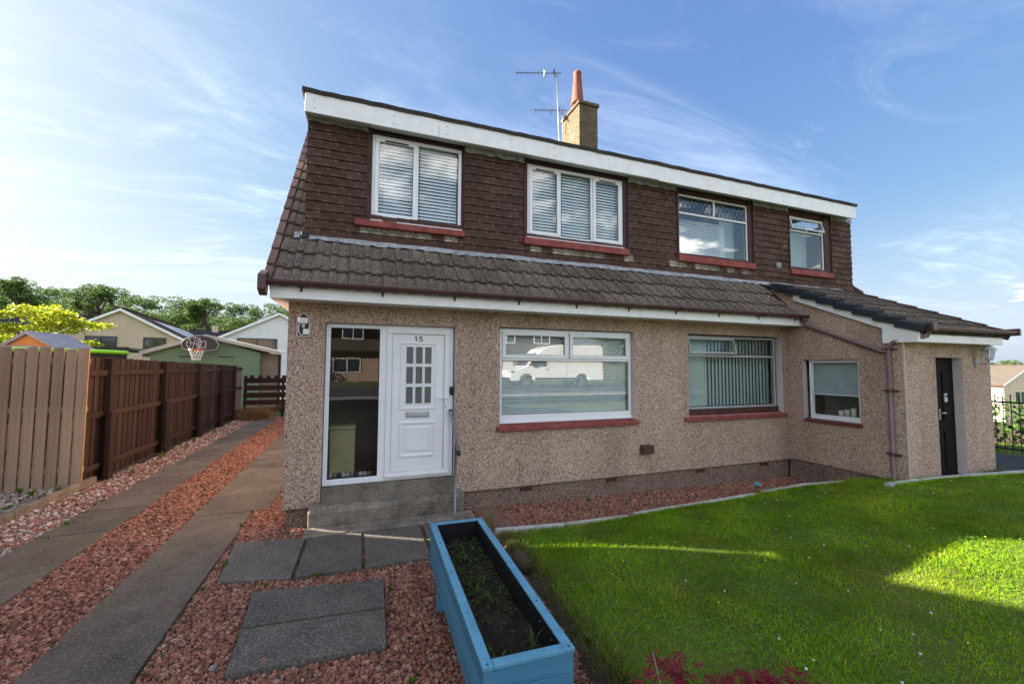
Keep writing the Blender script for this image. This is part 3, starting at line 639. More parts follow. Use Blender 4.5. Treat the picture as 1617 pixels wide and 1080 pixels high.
dg.box(x0,x1,yy,yy+.012,z1-t_,z1); dg.box(x0,x0+t_,yy,yy+.012,2.375,z1-t_); dg.box(x0+t_,x1-.006,yy,yy+.012,2.377,2.387); dg.box(x1-t_,x1,yy,yy+.012,z0+t_,2.378); dg.box(x0,x1-.004,yy,yy+.012,z0,z0+t_)
dg.build('house_number', DARKM, door)
# things seen through the side pane
c = thing('yellow_storage_box', (.66,.42,.44), 'pale yellow upholstered box standing behind the dark side pane', 'box')
B().box(.50,.83,.32,.60,.53,1.12).build('body', plain('pale_yellow_fabric', (.50,.47,.25), .9), c, bevel=.02); B().box(.49,.84,.31,.61,1.12,1.17).build('lid', bpy.data.materials['pale_yellow_fabric'], c, bevel=.02)
b = B().box(.45,1.30,.22,.64,.44,.50); b.build('inner_floor', plain('hall_floor', (.12,.05,.04), .6), house)
for i in range(11):
    col_ = [(.5,.5,.5),(.35,.25,.18),(.06,.06,.07),(.6,.6,.62)][i % 4]; nm = 'stone_%d' % (i % 4); mt = bpy.data.materials.get(nm) or plain(nm, col_, .7)
    o = B().lathe((.53+.054*i,.24,.50), [(.016,0),(.03,.02),(.026,.05),(.01,.065)], 9).build('ornament_pebble', mt, None, True)
    tag(o, '%s pebble, %s from the left in the row behind the side pane' % (['pale grey','brown','black','whitish'][i % 4], ['first','second','third','fourth','fifth','sixth','seventh','eighth','ninth','tenth','eleventh'][i]), 'pebble', 'pebbles along the side pane')
B().box(.3,2.4,1.4,1.45,.3,2.7).build('hall_wall', plain('dark_hall', (.24,.20,.18), .8), house)
# ------------------------------------------------------------------ ground, drive, paths, lawn
def sstep(a, b, x):
    t = np.clip((np.asarray(x, float)-a)/(b-a), 0, 1); return t*t*(3-2*t)
def sheet(name, x0, x1, y0, y1, nx, ny, zf, mat, kind=True):
    X, Y = np.meshgrid(np.linspace(x0,x1,nx), np.linspace(y0,y1,ny)); Z = zf(X, Y)
    V = np.stack([X,Y,Z],-1).reshape(-1,3); i = np.arange(nx*ny).reshape(ny,nx)
    F = np.stack([i[:-1,:-1],i[:-1,1:],i[1:,1:],i[1:,:-1]],-1).reshape(-1,4)
    o = link(name, npmesh(name, V, F, mat, True)); return structure(o) if kind else o
def gz_(X, Y):
    """the big lie of the land: rises to a street behind the camera, to a wooded hill beyond the back, falls away to the right"""
    z = -.30 + .98*sstep(-7.5,-10.5,Y) + 5.5*sstep(35,110,Y)*(1-sstep(20,60,X-.35*Y)) - 5.2*sstep(16,55,X)*sstep(-30,0,Y) + 2.5*sstep(-40,-90,Y)
    return z
xs = np.r_[np.linspace(-900,-60,10), np.linspace(-55,75,66), np.linspace(85,900,10)]; ys = np.r_[np.linspace(-700,-70,9), np.linspace(-66,130,70), np.linspace(150,2500,12)]
X, Y = np.meshgrid(xs, ys); Z = gz_(X, Y); V = np.stack([X,Y,Z],-1).reshape(-1,3); i_ = np.arange(X.size).reshape(X.shape)
structure(link('ground', npmesh('ground', V, np.stack([i_[:-1,:-1],i_[:-1,1:],i_[1:,1:],i_[1:,:-1]],-1).reshape(-1,4), GRASSB, True)))
sheet('road', -40, 60, -22, -11.5, 40, 4, lambda X, Y: .70+0*X, ASPH)
sheet('pavement', -40, 60, -11.5, -9.8, 40, 3, lambda X, Y: .78+0*X, spotted('pavement_concrete', (.2,.19,.18), (.3,.29,.27), 1, 60, (.4,.38,.35), .3))
sheet('tarmac_path', 10.6, 15.4, -6, 12, 12, 20, lambda X, Y: -.03+.02*sstep(12,11,X)+0*Y, ASPH)
sheet('gravel_drive', -3.30, 2.75, -7, 13.2, 20, 50, lambda X, Y: -.028+0*X, GRAVB)
def strip_z(X): return -.035-.014*np.clip(X-2, 0, 9)
sheet('gravel_border', 2.2, 8.86, -1.35, .06, 30, 6, lambda X, Y: strip_z(X)-.02, GRAVB)
sheet('neighbour_garden', -12, -3.28, -2, 30, 20, 40, lambda X, Y: .0+.02*np.sin(X*3+Y*2), DIRT)
sheet('back_garden', -3.3, 0, 13.2, 30, 6, 10, lambda X, Y: -.02+0*X, GRASSB)

def lawn_left(Y): return 2.44 + .05*np.sin(Y*2.3) + .10*sstep(-1.8,-1.0,Y)
def lz(X, Y):
    return .005 + .20*sstep(3.5,9.0,X) + .115*sstep(-1.25,-2.4,Y) + .012*np.sin(X*2.1+1)*np.sin(Y*1.7)
# lawn sheet with an earth bank on its left side
nx, ny = 110, 70; U, Vv = np.meshgrid(np.linspace(0,1,nx), np.linspace(0,1,ny))
Yl = -7.0 + Vv*(7.0-1.12); 
XR = 12.2
Xl = lawn_left(Yl) + (XR-lawn_left(Yl))*U**1.5
back = -1.16 - .95*sstep(8.3,10.2,Xl) - .30*sstep(10.4,12.2,Xl) - .20*sstep(6.2,8.4,Xl); Yl = np.minimum(Yl, back)
Zl = lz(Xl, Yl); Zl = np.where(U <= 0, -.06, Zl); Xl = np.where(U <= 0, Xl-.05, Xl)
Zl[:, 1] -= .05
V = np.stack([Xl,Yl,Zl],-1).reshape(-1,3); i_ = np.arange(nx*ny).reshape(ny,nx)
LAWNB = spotted('lawn_soil', (.05,.085,.010), (.10,.15,.018), 3, 50, (.08,.065,.025), .4, .95, .6)
structure(link('lawn', npmesh('lawn', V, np.stack([i_[:-1,:-1],i_[:-1,1:],i_[1:,1:],i_[1:,:-1]],-1).reshape(-1,4), LAWNB, True)))
BANK = spotted('earth_bank', (.045,.034,.020), (.10,.078,.045), 5, 40, (.17,.14,.085), .34, .95, .9, .02, 0, (.05,.065,.015))
b = B(); ysb = np.linspace(-6.5,-1.2,54)
v = []
for q in ysb:
    x = float(lawn_left(q)); j = random.uniform(-.015,.015)
    v += [(x-.11+j, q, -.03), (x-.055+j, q, .03+random.uniform(-.01,.015)), (x-.02+j, q, float(lz(x,q))*.75), (x+.05, q, float(lz(x+.05,q))+.006)]
b.add(v, [f for k in range(len(ysb)-1) for f in [(4*k+m, 4*k+m+1, 4*k+m+5, 4*k+m+4) for m in range(3)]]); structure(b.build('lawn_bank', BANK, None, True))
# stone in the bank
o = B().lathe((0,0,0), [(.04,0),(.13,.02),(.15,.07),(.12,.12),(.05,.145)], 9).xf(Matrix.Translation((2.42,-1.93,.0)) @ Matrix.Rotation(R(-12),4,'Y') @ Matrix.Diagonal((.55,1.35,.95,1))).build('edging_stone', BANK, None, True)
tag(o, 'rough brown stone set in the bank of the lawn beside the planter', 'stone')

# pale kerbs along the far edge of the lawn
ed = structure(link('lawn_edging', None, None, (6,-1.2,0)))
def kerb(p, q, w=.075, h=.10):
    p, q = Vector(p), Vector(q); d = (q-p).normalized(); n = Vector((-d.y, d.x, 0))*w/2; zz = Vector((0,0,1))
    B().add([p-n-zz*.14, p+n-zz*.14, q+n-zz*.14, q-n-zz*.14, p-n, p+n, q+n, q-n], [(0,1,2,3),(7,6,5,4),(0,4,5,1),(1,5,6,2),(2,6,7,3),(3,7,4,0)]).build('kerb_stone', KERB, ed, bevel=.012)
def kz(x, y): return float(lz(np.array(x), np.array(y)))+.018
for p, q in (((2.46,-.94),(3.36,-1.03)), ((3.37,-1.03),(4.26,-1.12)), ((4.37,-1.085),(5.42,-1.13)), ((5.43,-1.13),(6.47,-1.19)), ((6.62,-1.17),(7.42,-1.25)), ((7.43,-1.25),(8.1,-1.42)), ((8.15,-1.97),(8.80,-2.03)), ((8.85,-2.05),(9.75,-2.16)), ((9.76,-2.16),(10.6,-2.28)), ((10.61,-2.28),(11.5,-2.42)), ((11.51,-2.42),(12.3,-2.56))):
    e_ = .028 if p[0] > 8.1 else 0; kerb((*p, kz(*p)+e_), (*q, kz(*q)+e_), .075+e_)

# paving: driveway strips and path slabs
drive = structure(link('driveway_paving', None, None, (-1.5,3,0)))
def slab(pts, z0, z1, mat, par, name='paving_slab'):
    n = len(pts); b = B().add([(x,y,z0) for x, y in pts]+[(x,y,z1) for x, y in pts], [tuple(reversed(range(n))), tuple(range(n,2*n))]+[(i,(i+1)%n,n+(i+1)%n,n+i) for i in range(n)])
    return b.build(name, mat, par, bevel=.006)
def rect(x0, x1, y0, y1, j=.006):
    r = lambda: random.uniform(-j, j); return [(x0+r(),y0+r()),(x1+r(),y0+r()),(x1+r(),y1+r()),(x0+r(),y1+r())]
yy = -5.2; k = 0
cuts = [-5.2,-3.4,-1.55,.05,.83,1.75,2.65,3.55,4.45,5.35,6.25,7.15,8.05,8.95,9.85,10.75,11.65,12.55]
for a, c in zip(cuts[:-1], cuts[1:]):
    r1 = -.47 if c < .9 else -.27
    slab(rect(-1.15, r1, a+.003, c-.003), -.06, .006+random.uniform(-.004,.004), SLABW, drive)
cuts = [-2.6,-1.2,-.3,.62,1.55,2.45,3.4,4.3,5.2,6.1,7.0,7.9,8.8,9.7,10.6,11.5,12.4]
for a, c in zip(cuts[:-1], cuts[1:]): slab(rect(-2.60, -1.90, a+.003, c-.003), -.06, .006+random.uniform(-.004,.004), SLABW, drive)
path = structure(link('garden_path', None, None, (.6,-1.4,0)))
for pts in ([(-.33,-1.25),(.29,-1.40),(.315,-.43),(-.41,-.31)], [(.325,-1.41),(.915,-1.41),(.925,-.46),(.345,-.46)], [(.955,-1.41),(1.60,-1.40),(1.60,-.46),(.955,-.465)], [(1.64,-1.40),(2.28,-1.38),(2.28,-.46),(1.64,-.46)],
            [(.073,-2.64),(.56,-2.668),(1.067,-2.71),(1.088,-2.232),(.55,-2.178),(.055,-2.146)], [(.055,-2.115),(1.088,-2.195),(1.105,-1.73),(.015,-1.57)]):
    slab(pts, -.06, .014+random.uniform(-.003,.005), SLAB, path)
SLABS = [[(-.35,-1.26),(.31,-1.42),(.33,-.42),(-.43,-.30)], [(.31,-1.43),(2.3,-1.42),(2.3,-.42),(.31,-.42)], [(.06,-2.66),(1.08,-2.73),(1.12,-1.72),(.0,-1.55)], [(.27,-.46),(2.36,-.46),(2.36,.3),(.27,.3)], [(.03,.03),(9,.03),(9,3),(.03,3)]]
def inpoly(X, Y, P):
    r = np.zeros(len(X), bool); n = len(P)
    for i in range(n):
        (x0,y0),(x1,y1) = P[i], P[(i+1)%n]
        c = ((y0 > Y) != (y1 > Y)) & (X < (x1-x0)*(Y-y0)/(y1-y0+1e-12)+x0); r ^= c
    return r
# left-hand concrete kerb against the neighbour
nk = structure(link('boundary_edging', None, None, (-3.3,1,0)))
for a, c in ((-2.0,-.2),(-.19,1.5),(1.51,3.35)): B().box(-3.36,-3.27,a,c,-.1,.10).build('kerb_stone', CONC, nk, bevel=.012)

# ------------------------------------------------------------------ loose stones
def stones(name, N, size, zf, area, mat, flat=.62, keep=None):
    x0, x1, y0, y1 = area; X = rng.uniform(x0,x1,N); Y = rng.uniform(y0,y1,N)
    d = np.hypot(X-CAM.x, Y-CAM.y); k = rng.uniform(0,1,N) < np.clip((4.5/d)**1.1, .22, 1)
    for P in SLABS: k &= ~inpoly(X, Y, P)
    if keep is not None: k &= keep(X, Y)
    X, Y = X[k], Y[k]; n = len(X); d = d[k]
    base = np.array([(-1,-1,-1),(1,-1,-1),(1,1,-1),(-1,1,-1),(-.62,-.7,1),(.7,-.58,1),(.6,.66,1),(-.7,.6,1)], float)*.5
    v = base[None] * (1+rng.uniform(-.35,.35,(n,8,3))); s = size*rng.lognormal(0,.28,n)*np.clip((d/4.5)**.35,1,1.5)
    v = v*s[:,None,None]*np.stack([rng.uniform(.8,1.3,n), rng.uniform(.7,1.1,n), np.full(n,flat)],-1)[:,None,:]
    a, t, w = rng.uniform(0,6.28,n), rng.normal(0,.38,n), rng.normal(0,.38,n)
    ca, sa, ct, st, cw, sw = np.cos(a),np.sin(a),np.cos(t),np.sin(t),np.cos(w),np.sin(w); o_ = np.zeros(n); l_ = np.ones(n)
    Rz = np.stack([ca,-sa,o_,sa,ca,o_,o_,o_,l_],-1).reshape(n,3,3); Rx = np.stack([l_,o_,o_,o_,ct,-st,o_,st,ct],-1).reshape(n,3,3); Ry = np.stack([cw,o_,sw,o_,l_,o_,-sw,o_,cw],-1).reshape(n,3,3)
    v = np.einsum('nij,nkj->nki', Rz@Rx@Ry, v); v[:,:,0] += X[:,None]; v[:,:,1] += Y[:,None]; v[:,:,2] += (zf(X,Y)+rng.uniform(-.006,.014,n))[:,None]
    q = np.array([(0,3,2,1),(4,5,6,7),(0,1,5,4),(1,2,6,5),(2,3,7,6),(3,0,4,7)]); F = (q[None]+8*np.arange(n)[:,None,None]).reshape(-1,4)
    return link(name, npmesh(name, v.reshape(-1,3), F, mat))
def stone_mat(name, cols):
    m = MT(name, .9, .2); c = m.ramp(m.rand(), cols, True); g = m.ramp(m.noise(70, 4, .7), [(.3,(.72,.72,.72)),(.7,(1.15,1.15,1.15))])
    moss = m.rng(m.noise(1.6, 5, .7), .58, .70, 0, .55); c = m.mix(1.0, c, g, 'MULTIPLY'); m.col(m.mix(moss, c, (.115,.10,.035))); m.bump(m.noise(120, 3), .4, .004); return m.m
RED = stone_mat('red_chippings', [(0,(.265,.115,.076)),(.14,(.335,.152,.102)),(.34,(.21,.087,.058)),(.50,(.385,.186,.128)),(.68,(.29,.127,.084)),(.80,(.13,.059,.042)),(.91,(.43,.25,.175)),(.985,(.32,.29,.27))])
MIXD = stone_mat('mixed_chippings', [(0,(.26,.12,.09)),(.22,(.36,.18,.13)),(.40,(.42,.36,.30)),(.55,(.20,.10,.08)),(.70,(.50,.46,.42)),(.82,(.30,.16,.12)),(.93,(.22,.20,.19))])
G0 = lambda X, Y: -.018+0*X
stuff(stones('gravel', 42000, .0200, G0, (-1.92,-1.13,-3.6,12.6), RED), 'band of loose red chippings between the two driveway strips', 'gravel')
stuff(stones('gravel', 66000, .0200, G0, (-.62,2.44,-4.6,1.2), RED, keep=lambda X, Y: (X > np.where(Y < .86, -.45, -.25)) & ((Y < .02) | (X < .05))), 'loose red chippings around the grey path slabs and blue planter', 'gravel')
stuff(stones('gravel', 7000, .022, G0, (-.28,.06,.8,8), RED), 'narrow line of red chippings between driveway and house corner', 'gravel')
stuff(stones('gravel', 19000, .024, G0, (-3.27,-2.58,.0,12.6), MIXD), 'mixed red and grey chippings along the foot of the brown fence', 'gravel')
stuff(stones('gravel', 25000, .022, lambda X, Y: strip_z(X)-.012, (2.3,8.84,-1.2,.03), RED, keep=lambda X, Y: (Y > -.98-.05*(X-2.4)+.0*X)), 'red chippings in the border under the front windows', 'gravel')
GREY = stone_mat('grey_chippings', [(0,(.22,.21,.20)),(.3,(.34,.33,.31)),(.6,(.16,.15,.15)),(.85,(.44,.42,.40))])
stuff(stones('gravel', 5200, .026, lambda X, Y: .012+0*X, (-4.9,-3.37,.6,3.1), GREY), 'grey chippings on the neighbour side before the pale fence', 'gravel')
_keep = SLABS; SLABS = []
stuff(stones('stray_chippings', 230, .017, lambda X, Y: .016+0*X, (-2.6,2.2,-2.9,5.0), RED, keep=lambda X, Y: ((X < -1.9) | ((X > -1.15) & (X < -.5)) | inpoly(X, Y, _keep[0]) | inpoly(X, Y, _keep[1]) | inpoly(X, Y, _keep[2])) & ~((X > 1.3) & (Y < -1.4))), 'stray red chippings lying on the grey paving', 'stones')
SLABS = _keep

# ------------------------------------------------------------------ grass
def blades(N, pts, h0, h1, w, lean, mat, name, hs=None):
    X, Y, Z = pts; n = len(X); a = rng.uniform(0,6.283,n); L = rng.uniform(h0,h1,n) if hs is None else hs; la = rng.uniform(0,6.283,n); lm = L*rng.uniform(.15,lean,n)
    ww = w*rng.uniform(.7,1.3,n); dx, dy = np.cos(a)*ww/2, np.sin(a)*ww/2; ox, oy = np.cos(la)*lm, np.sin(la)*lm
    p = lambda t, s, k: np.stack([X+dx*s+ox*k, Y+dy*s+oy*k, Z+L*t], -1)
    V = np.stack([p(0,-1,0), p(0,1,0), p(.6,.8,.35), p(.6,-.8,.35), p(.95,0,1)], 1).reshape(-1,3)
    o = 5*np.arange(n)[:,None]; F = np.concatenate([np.stack([o+0,o+1,o+2],1), np.stack([o+0,o+2,o+3],1), np.stack([o+3,o+2,o+4],1)],1).reshape(-1,3)
    return link(name, npmesh(name, V, F, mat))
GRASS = leafy('grass_blade', [(.14,.30,.006),(.22,.40,.008),(.17,.34,.007),(.30,.45,.016),(.23,.41,.010),(.46,.47,.09)], .85, .5, (1.7, .55, 1.35), .03, .8)
N = 185000; X = rng.uniform(2.3,11.2,N); Y = rng.uniform(-5.4,-1.12,N); d = np.hypot(X-CAM.x,Y-CAM.y)
bk = -1.14 - .95*sstep(8.3,10.2,X) - .30*sstep(10.4,12.2,X) - .20*sstep(6.2,8.4,X)
k = (Y < bk) & (X > lawn_left(Y)-.03) & (rng.uniform(0,1,N) < np.clip(6/d,.35,1)); X, Y = X[k], Y[k]
cl_ = .75+.5*(np.sin(X*3.1+2*np.sin(Y*2.3))*np.sin(Y*3.7+1.3*np.sin(X*1.9)))*.6
hs = rng.uniform(.020,.060,len(X))*cl_*np.clip(1+.35*(rng.uniform(0,1,len(X)) > .93),1,2)
stuff(blades(0, (X,Y,lz(X,Y)-.004), 0, 0, .0055, 1.0, GRASS, 'lawn_grass', hs), 'short mown grass of the front lawn, partly in sun', 'grass')
# clover and moss between the blades
n = 30000; X = rng.uniform(2.5,10.5,n); Y = rng.uniform(-5.3,-1.3,n); bk = -1.2 - .95*sstep(8.3,10.2,X) - .30*sstep(10.4,12.2,X) - .20*sstep(6.2,8.4,X)
pt = np.sin(X*1.7+3*np.sin(Y*1.1))+np.sin(Y*2.9+2*np.sin(X*1.3+1))+.8*np.sin(X*5.1+Y*4.3); k = (Y < bk) & (X > lawn_left(Y)+.03) & (pt > .35+rng.uniform(-.6,.6,n)); X, Y = X[k], Y[k]; n = len(X)
a = rng.uniform(0,6.283,n); r_ = rng.uniform(.006,.012,n); Zc = lz(X,Y)+rng.uniform(.016,.040,n); tl = rng.normal(0,.004,(n,4)); ang = a[:,None]+np.array([0,1.57,3.14,4.71])[None]
Vc = np.stack([X[:,None]+np.cos(ang)*r_[:,None], Y[:,None]+np.sin(ang)*r_[:,None], Zc[:,None]+tl], -1).reshape(-1,3)
stuff(link('lawn_clover', npmesh('lawn_clover', Vc, np.arange(4*n).reshape(n,4), leafy('clover_leaf', [(.07,.20,.012),(.12,.28,.02),(.17,.30,.05),(.09,.23,.015)], .8, .35, (1.7,.7,1.25), .05))), 'patches of clover leaves among the lawn grass', 'clover')
# shaggy edge over the bank and kerbs
n = 5200; Y = rng.uniform(-5.2,-1.1,n); X = lawn_left(Y)+rng.normal(0,.045,n)
k = rng.uniform(0,1,n) < .6+.4*np.sin(Y*3); X, Y = X[k], Y[k]
DRYG = leafy('edge_grass', [(.06,.10,.015),(.12,.15,.03),(.20,.165,.07),(.08,.13,.02),(.14,.11,.05)], .6, .3)
stuff(blades(0, (X,Y,lz(X,Y)*.75), .04, .11, .005, 1.5, DRYG, 'edge_grass'), 'longer yellowing grass hanging over the lawn bank by the planter', 'grass')
n = 3200; X = rng.uniform(2.5,8.2,n); Y = -.99-.045*(X-2.5)-.12-rng.uniform(0,.04,n) - .12*sstep(6.4,8.2,X); stuff(blades(0, (X,Y,lz(X,Y)), .03, .075, .005, 1.0, GRASS, 'edge_grass'), 'grass tufts lapping the pale lawn kerbs under the windows', 'grass')
n = 2200; X = rng.uniform(8.2,11.5,n); Y = -2.05-.135*(X-8.9)-.07-rng.uniform(0,.05,n); stuff(blades(0, (X,Y,lz(X,Y)), .03, .07, .005, 1.0, GRASS, 'edge_grass'), 'grass tufts lapping the pale kerb before the extension', 'grass')
# clover heads and buttercups in the lawn
def heads(n, r, mat, name, label, reg):
    b = B()
    for _ in range(n):
        x, y = random.uniform(*reg[0]), random.uniform(*reg[1])
        if x < float(lawn_left(np.array(y)))+.05: continue
        z = float(lz(np.array(x), np.array(y)))+random.uniform(.035,.06); q = r*random.uniform(.7,1.2)
        b.lathe((x,y,z), [(q*.4,-q*.6),(q,0),(q*.8,q*.6),(q*.2,q*.9)], 6)
    stuff(b.build(name, mat), label, 'flowers')
heads(90, .0085, plain('clover_white', (.58,.55,.50), .8), 'clover_flowers', 'white clover heads scattered over the lawn', ((3.2,10.5),(-5.2,-1.6)))
heads(34, .008, plain('buttercup_yellow', (.80,.50,.02), .6), 'buttercup_flowers', 'yellow buttercups dotted about the lawn', ((2.5,10),(-5,-1.3)))
# weeds in the gravel and along joints
WEED = leafy('weed_leaf', [(.07,.16,.02),(.12,.24,.03),(.09,.19,.02)], .5, .4)
def tuft(b, x, y, z, n, h, w=.02, spread=.6):
    for i in range(n):
        a = random.uniform(0,6.28); L = h*random.uniform(.5,1.1); s = Vector((math.cos(a), math.sin(a), 0)); t = Vector((-s.y, s.x, 0))*w*random.uniform(.6,1.2)
        p0 = Vector((x,y,z)); p1 = p0+s*L*spread*.5+Vector((0,0,L*.7)); p2 = p0+s*L*spread+Vector((0,0,L*random.uniform(.6,1.0)))
        b.add([p0, p1-t, p2, p1+t], [(0,1,2,3)])
wb = B()
for x, y, h in ((.52,-1.44,.09),(.93,-1.35,.06),(.94,-.95,.03),(1.62,-1.38,.09),(1.63,-1.0,.06),(-.36,-.9,.06),(-.48,.25,.08),(-.42,-1.35,.05),(.31,-1.3,.04),(.31,-1.0,.04),(.1,-1.45,.04),(1.15,-1.9,.06),(-.1,.35,.04),(-2.5,1.0,.09),(-2.56,1.5,.06),(-1.5,2.4,.06),(-1.35,3.2,.07),(-1.7,2.9,.05),(-1.62,4.4,.05),(-3.0,3.9,.10),(-3.05,5.2,.16),(-3.1,5.5,.12),(-3.0,6.6,.12),(-3.1,7.4,.10),(-2.9,4.6,.1),(-3.1,9,.14),(-.3,2.9,.05),(-.31,4.5,.06),(-2.2,7,.05),(3.05,-.12,.05),(3.3,-.08,.05),(4.1,-.35,.10),(5.2,-.3,.10),(2.8,-.3,.05),(4.6,-.6,.05),(6.3,-.4,.07),(-3.5,2.8,.12),(-3.7,2.6,.14),(-4.0,2.9,.12),(-3.6,1.9,.1),(-4.3,2.2,.2),(-4.5,1.9,.2),(.3,-3.1,.05),(1.2,-3.1,.05),(1.33,-3.6,.08)):
    tuft(wb, x, y, -.015 if x > -3.3 else .0, random.randint(9,15), h, .012)
for x, y in ((-.38,-1.0),(-.4,-1.6),(-.3,-2.0),(-.2,-2.5),(0,-1.5),(-.35,-2.3)):
    for _ in range(10): tuft(wb, x+random.uniform(-.1,.1), y+random.uniform(-.25,.25), -.012, 4, .022, .007)
for _ in range(90): tuft(wb, random.choice((-1.25,-1.82))+random.gauss(0,.08), random.uniform(1.5,12), -.015, 4, .03, .010)
stuff(wb.build('weeds', WEED), 'small green weeds growing between slabs and chippings', 'weeds')
n = 90; X = 2.42+rng.normal(0,.04,n); Y = -.80+rng.normal(0,.05,n); YG = leafy('pale_grass', [(.22,.24,.05),(.30,.30,.09),(.15,.2,.03)], .6, .4)
o = blades(0, (X,Y,-.03+0*X), .12, .36, .005, .45, YG, 'tall_grass_tuft'); tag(o, 'tall pale yellow grass tuft beside the far end of the planter', 'grass tuft')
n = 1300; X = -2.62+rng.normal(0,.24,n); Y = 12.1+rng.normal(0,.2,n); o = blades(0, (X,Y,0*X), .16, .62, .010, 1.9, leafy('straw_grass', [(.28,.15,.06),(.38,.22,.09),(.2,.11,.05)], .7, .3), 'straw_grass_tuft')
tag(o, 'arching straw-coloured ornamental grass at the end of the drive', 'grass tuft')
o = B()
for i in range(16):
    a = i*.8; L = .30; s = Vector((math.cos(a), math.sin(a), 0)); t = Vector((-s.y,s.x,0))*.022; p0 = Vector((10.95,-2.02,.02+.018*i)); o.add([p0, p0+s*L*.5-t+Vector((0,0,.08)), p0+s*L*(1-.03*i)+Vector((0,0,.06)), p0+s*L*.5+t+Vector((0,0,.08))], [(0,1,2,3)])
o.tube([(10.95,-2.02,-.02),(10.95,-2.02,.33)], .008, 5); tag(o.build('tall_weed', WEED), 'tall green weed with narrow leaves by the extension door step', 'weed')
# scrap of blue litter
o = B().add([(7.62,-.26,-.12),(7.72,-.29,-.12),(7.75,-.22,-.10),(7.69,-.17,-.08),(7.62,-.19,-.10),(7.68,-.24,-.065)], [(0,1,5),(1,2,5),(2,3,5),(3,4,5),(4,0,5)]).build('plastic_litter', plain('blue_plastic', (.06,.32,.45), .4), None)
tag(o, 'crumpled scrap of blue plastic on the chippings below the right window', 'litter')
# ------------------------------------------------------------------ planter
pc = Vector((1.672,-3.03,0)); PM = Matrix.Translation(pc) @ Matrix.Rotation(R(-2.0),4,'Z')
pl = thing('raised_planter', pc, 'long blue wooden raised planter on legs with weedy soil inside', 'planter')
hx, hy, zb, zt = .232, .945, .255, .60
def pb(b, name, mat, par, bevel=.004): return b.xf(PM).build(name, mat, par, bevel=bevel)
BLUEX = woody('blue_painted_end', (.036,.140,.235), (.088,.265,.40), 'x', .6, .14, 30)
for s in (-1,1):
    z = zb
    for h in (.113,.113,.097):
        x0, x1 = sorted((s*hx, s*(hx-.022))); pb(B().box(x0+random.uniform(-.001,.001),x1,-hy+.02,hy-.02,z+.001,z+h-.0012), 'side_plank', BLUEW, pl); z += h
    z = zb
    for h in (.113,.113,.097):
        y0, y1 = sorted((s*hy, s*(hy-.020))); pb(B().box(-hx,hx,y0,y1,z+.001,z+h-.0012), 'end_plank', BLUEX, pl); z += h
rim = plain('pale_blue_rim_paint', (.105,.30,.43), .55, .35, .22, 14, bump=.25)
for s in (-1,1):
    x0, x1 = sorted((s*(hx+.006), s*(hx-.048))); pb(B().box(x0,x1,-hy-.006,hy+.006,zt-.021,zt), 'rim_board', rim, pl)
    y0, y1 = sorted((s*(hy+.006), s*(hy-.048))); pb(B().box(-hx+.0485,hx-.0485,y0,y1,zt-.021,zt-.0005), 'rim_board', rim, pl)
    for t in (-1,1): 
        x0, x1 = sorted((s*(hx-.024), s*(hx-.082))); y0, y1 = sorted((t*(hy-.24), t*(hy-.31))); pb(B().box(x0,x1,y0,y1,-.03,zb+.10), 'leg', BLUEW, pl)
for yq in (-.93,-.5,0,.5,.93):
    for s in (-1,1): pb(B().lathe((s*(hx-.021),yq,zt), [(.006,-.002),(.006,.0012)], 8), 'screw_head', DARKM, pl, 0)
ln = B()
for s in (-1,1):
    x0, x1 = sorted((s*(hx-.049), s*(hx-.054))); ln.box(x0,x1,-hy+.05,hy-.05,zb+.05,zt-.006); y0, y1 = sorted((s*(hy-.049), s*(hy-.054))); ln.box(-hx+.054,hx-.054,y0,y1,zb+.05,zt-.006)
pb(ln, 'liner', plain('black_liner', (.010,.010,.011), .38, .5, .3, 9), pl, 0)
st = B()
for i in range(11):
    for s in (-1,1): yq = -.8+.16*i; st.box(s*(hx-.056)-.0015,s*(hx-.056)+.0015,yq,yq+.012,zt-.045+.006*(i%3),zt-.043+.006*(i%3))
pb(st, 'staples', plain('staple_metal', (.6,.6,.62), .3, .5, metal=.8), pl, 0)['kind'] = 'stuff'
nxs, nys = 14, 50; XX, YY = np.meshgrid(np.linspace(-hx+.05,hx-.05,nxs), np.linspace(-hy+.05,hy-.05,nys)); ZZ = zt-.155+.018*np.sin(XX*31+YY*9)*np.sin(YY*23)+rng.uniform(-.007,.007,XX.shape)
s_ = B(); s_.v = [tuple(q) for q in np.stack([XX,YY,ZZ],-1).reshape(-1,3)]; s_.f = [(j*nxs+i,j*nxs+i+1,(j+1)*nxs+i+1,(j+1)*nxs+i) for j in range(nys-1) for i in range(nxs-1)]
pb(s_, 'soil', SOIL, pl, 0)
wp = B()
for _ in range(330):
    y_ = random.choice((random.uniform(-.2,.85), random.uniform(-.88,.85))); tuft(wp, random.uniform(-.16,.16), y_, zt-.15, random.randint(3,6), random.uniform(.010,.032), .007, .9)
for x, y_, h in ((-.13,.28,.10),(.02,.05,.12),(-.05,-.05,.10),(.03,-.2,.13),(-.02,.45,.08),(.08,.6,.07)): tuft(wp, x, y_, zt-.15, 9, h*.7, .009, .9)
for x, y_ in ((-.11,-.80),(.09,-.72)): tuft(wp, x, y_, zt-.15, 8, .13, .006, .6)
o = wp.xf(PM).build('planter_weeds', leafy('planter_weed', [(.035,.06,.012),(.07,.13,.025),(.05,.09,.02),(.11,.15,.05)], .6, .35), None); stuff(o, 'seedlings and moss growing in the soil of the blue planter', 'weeds')

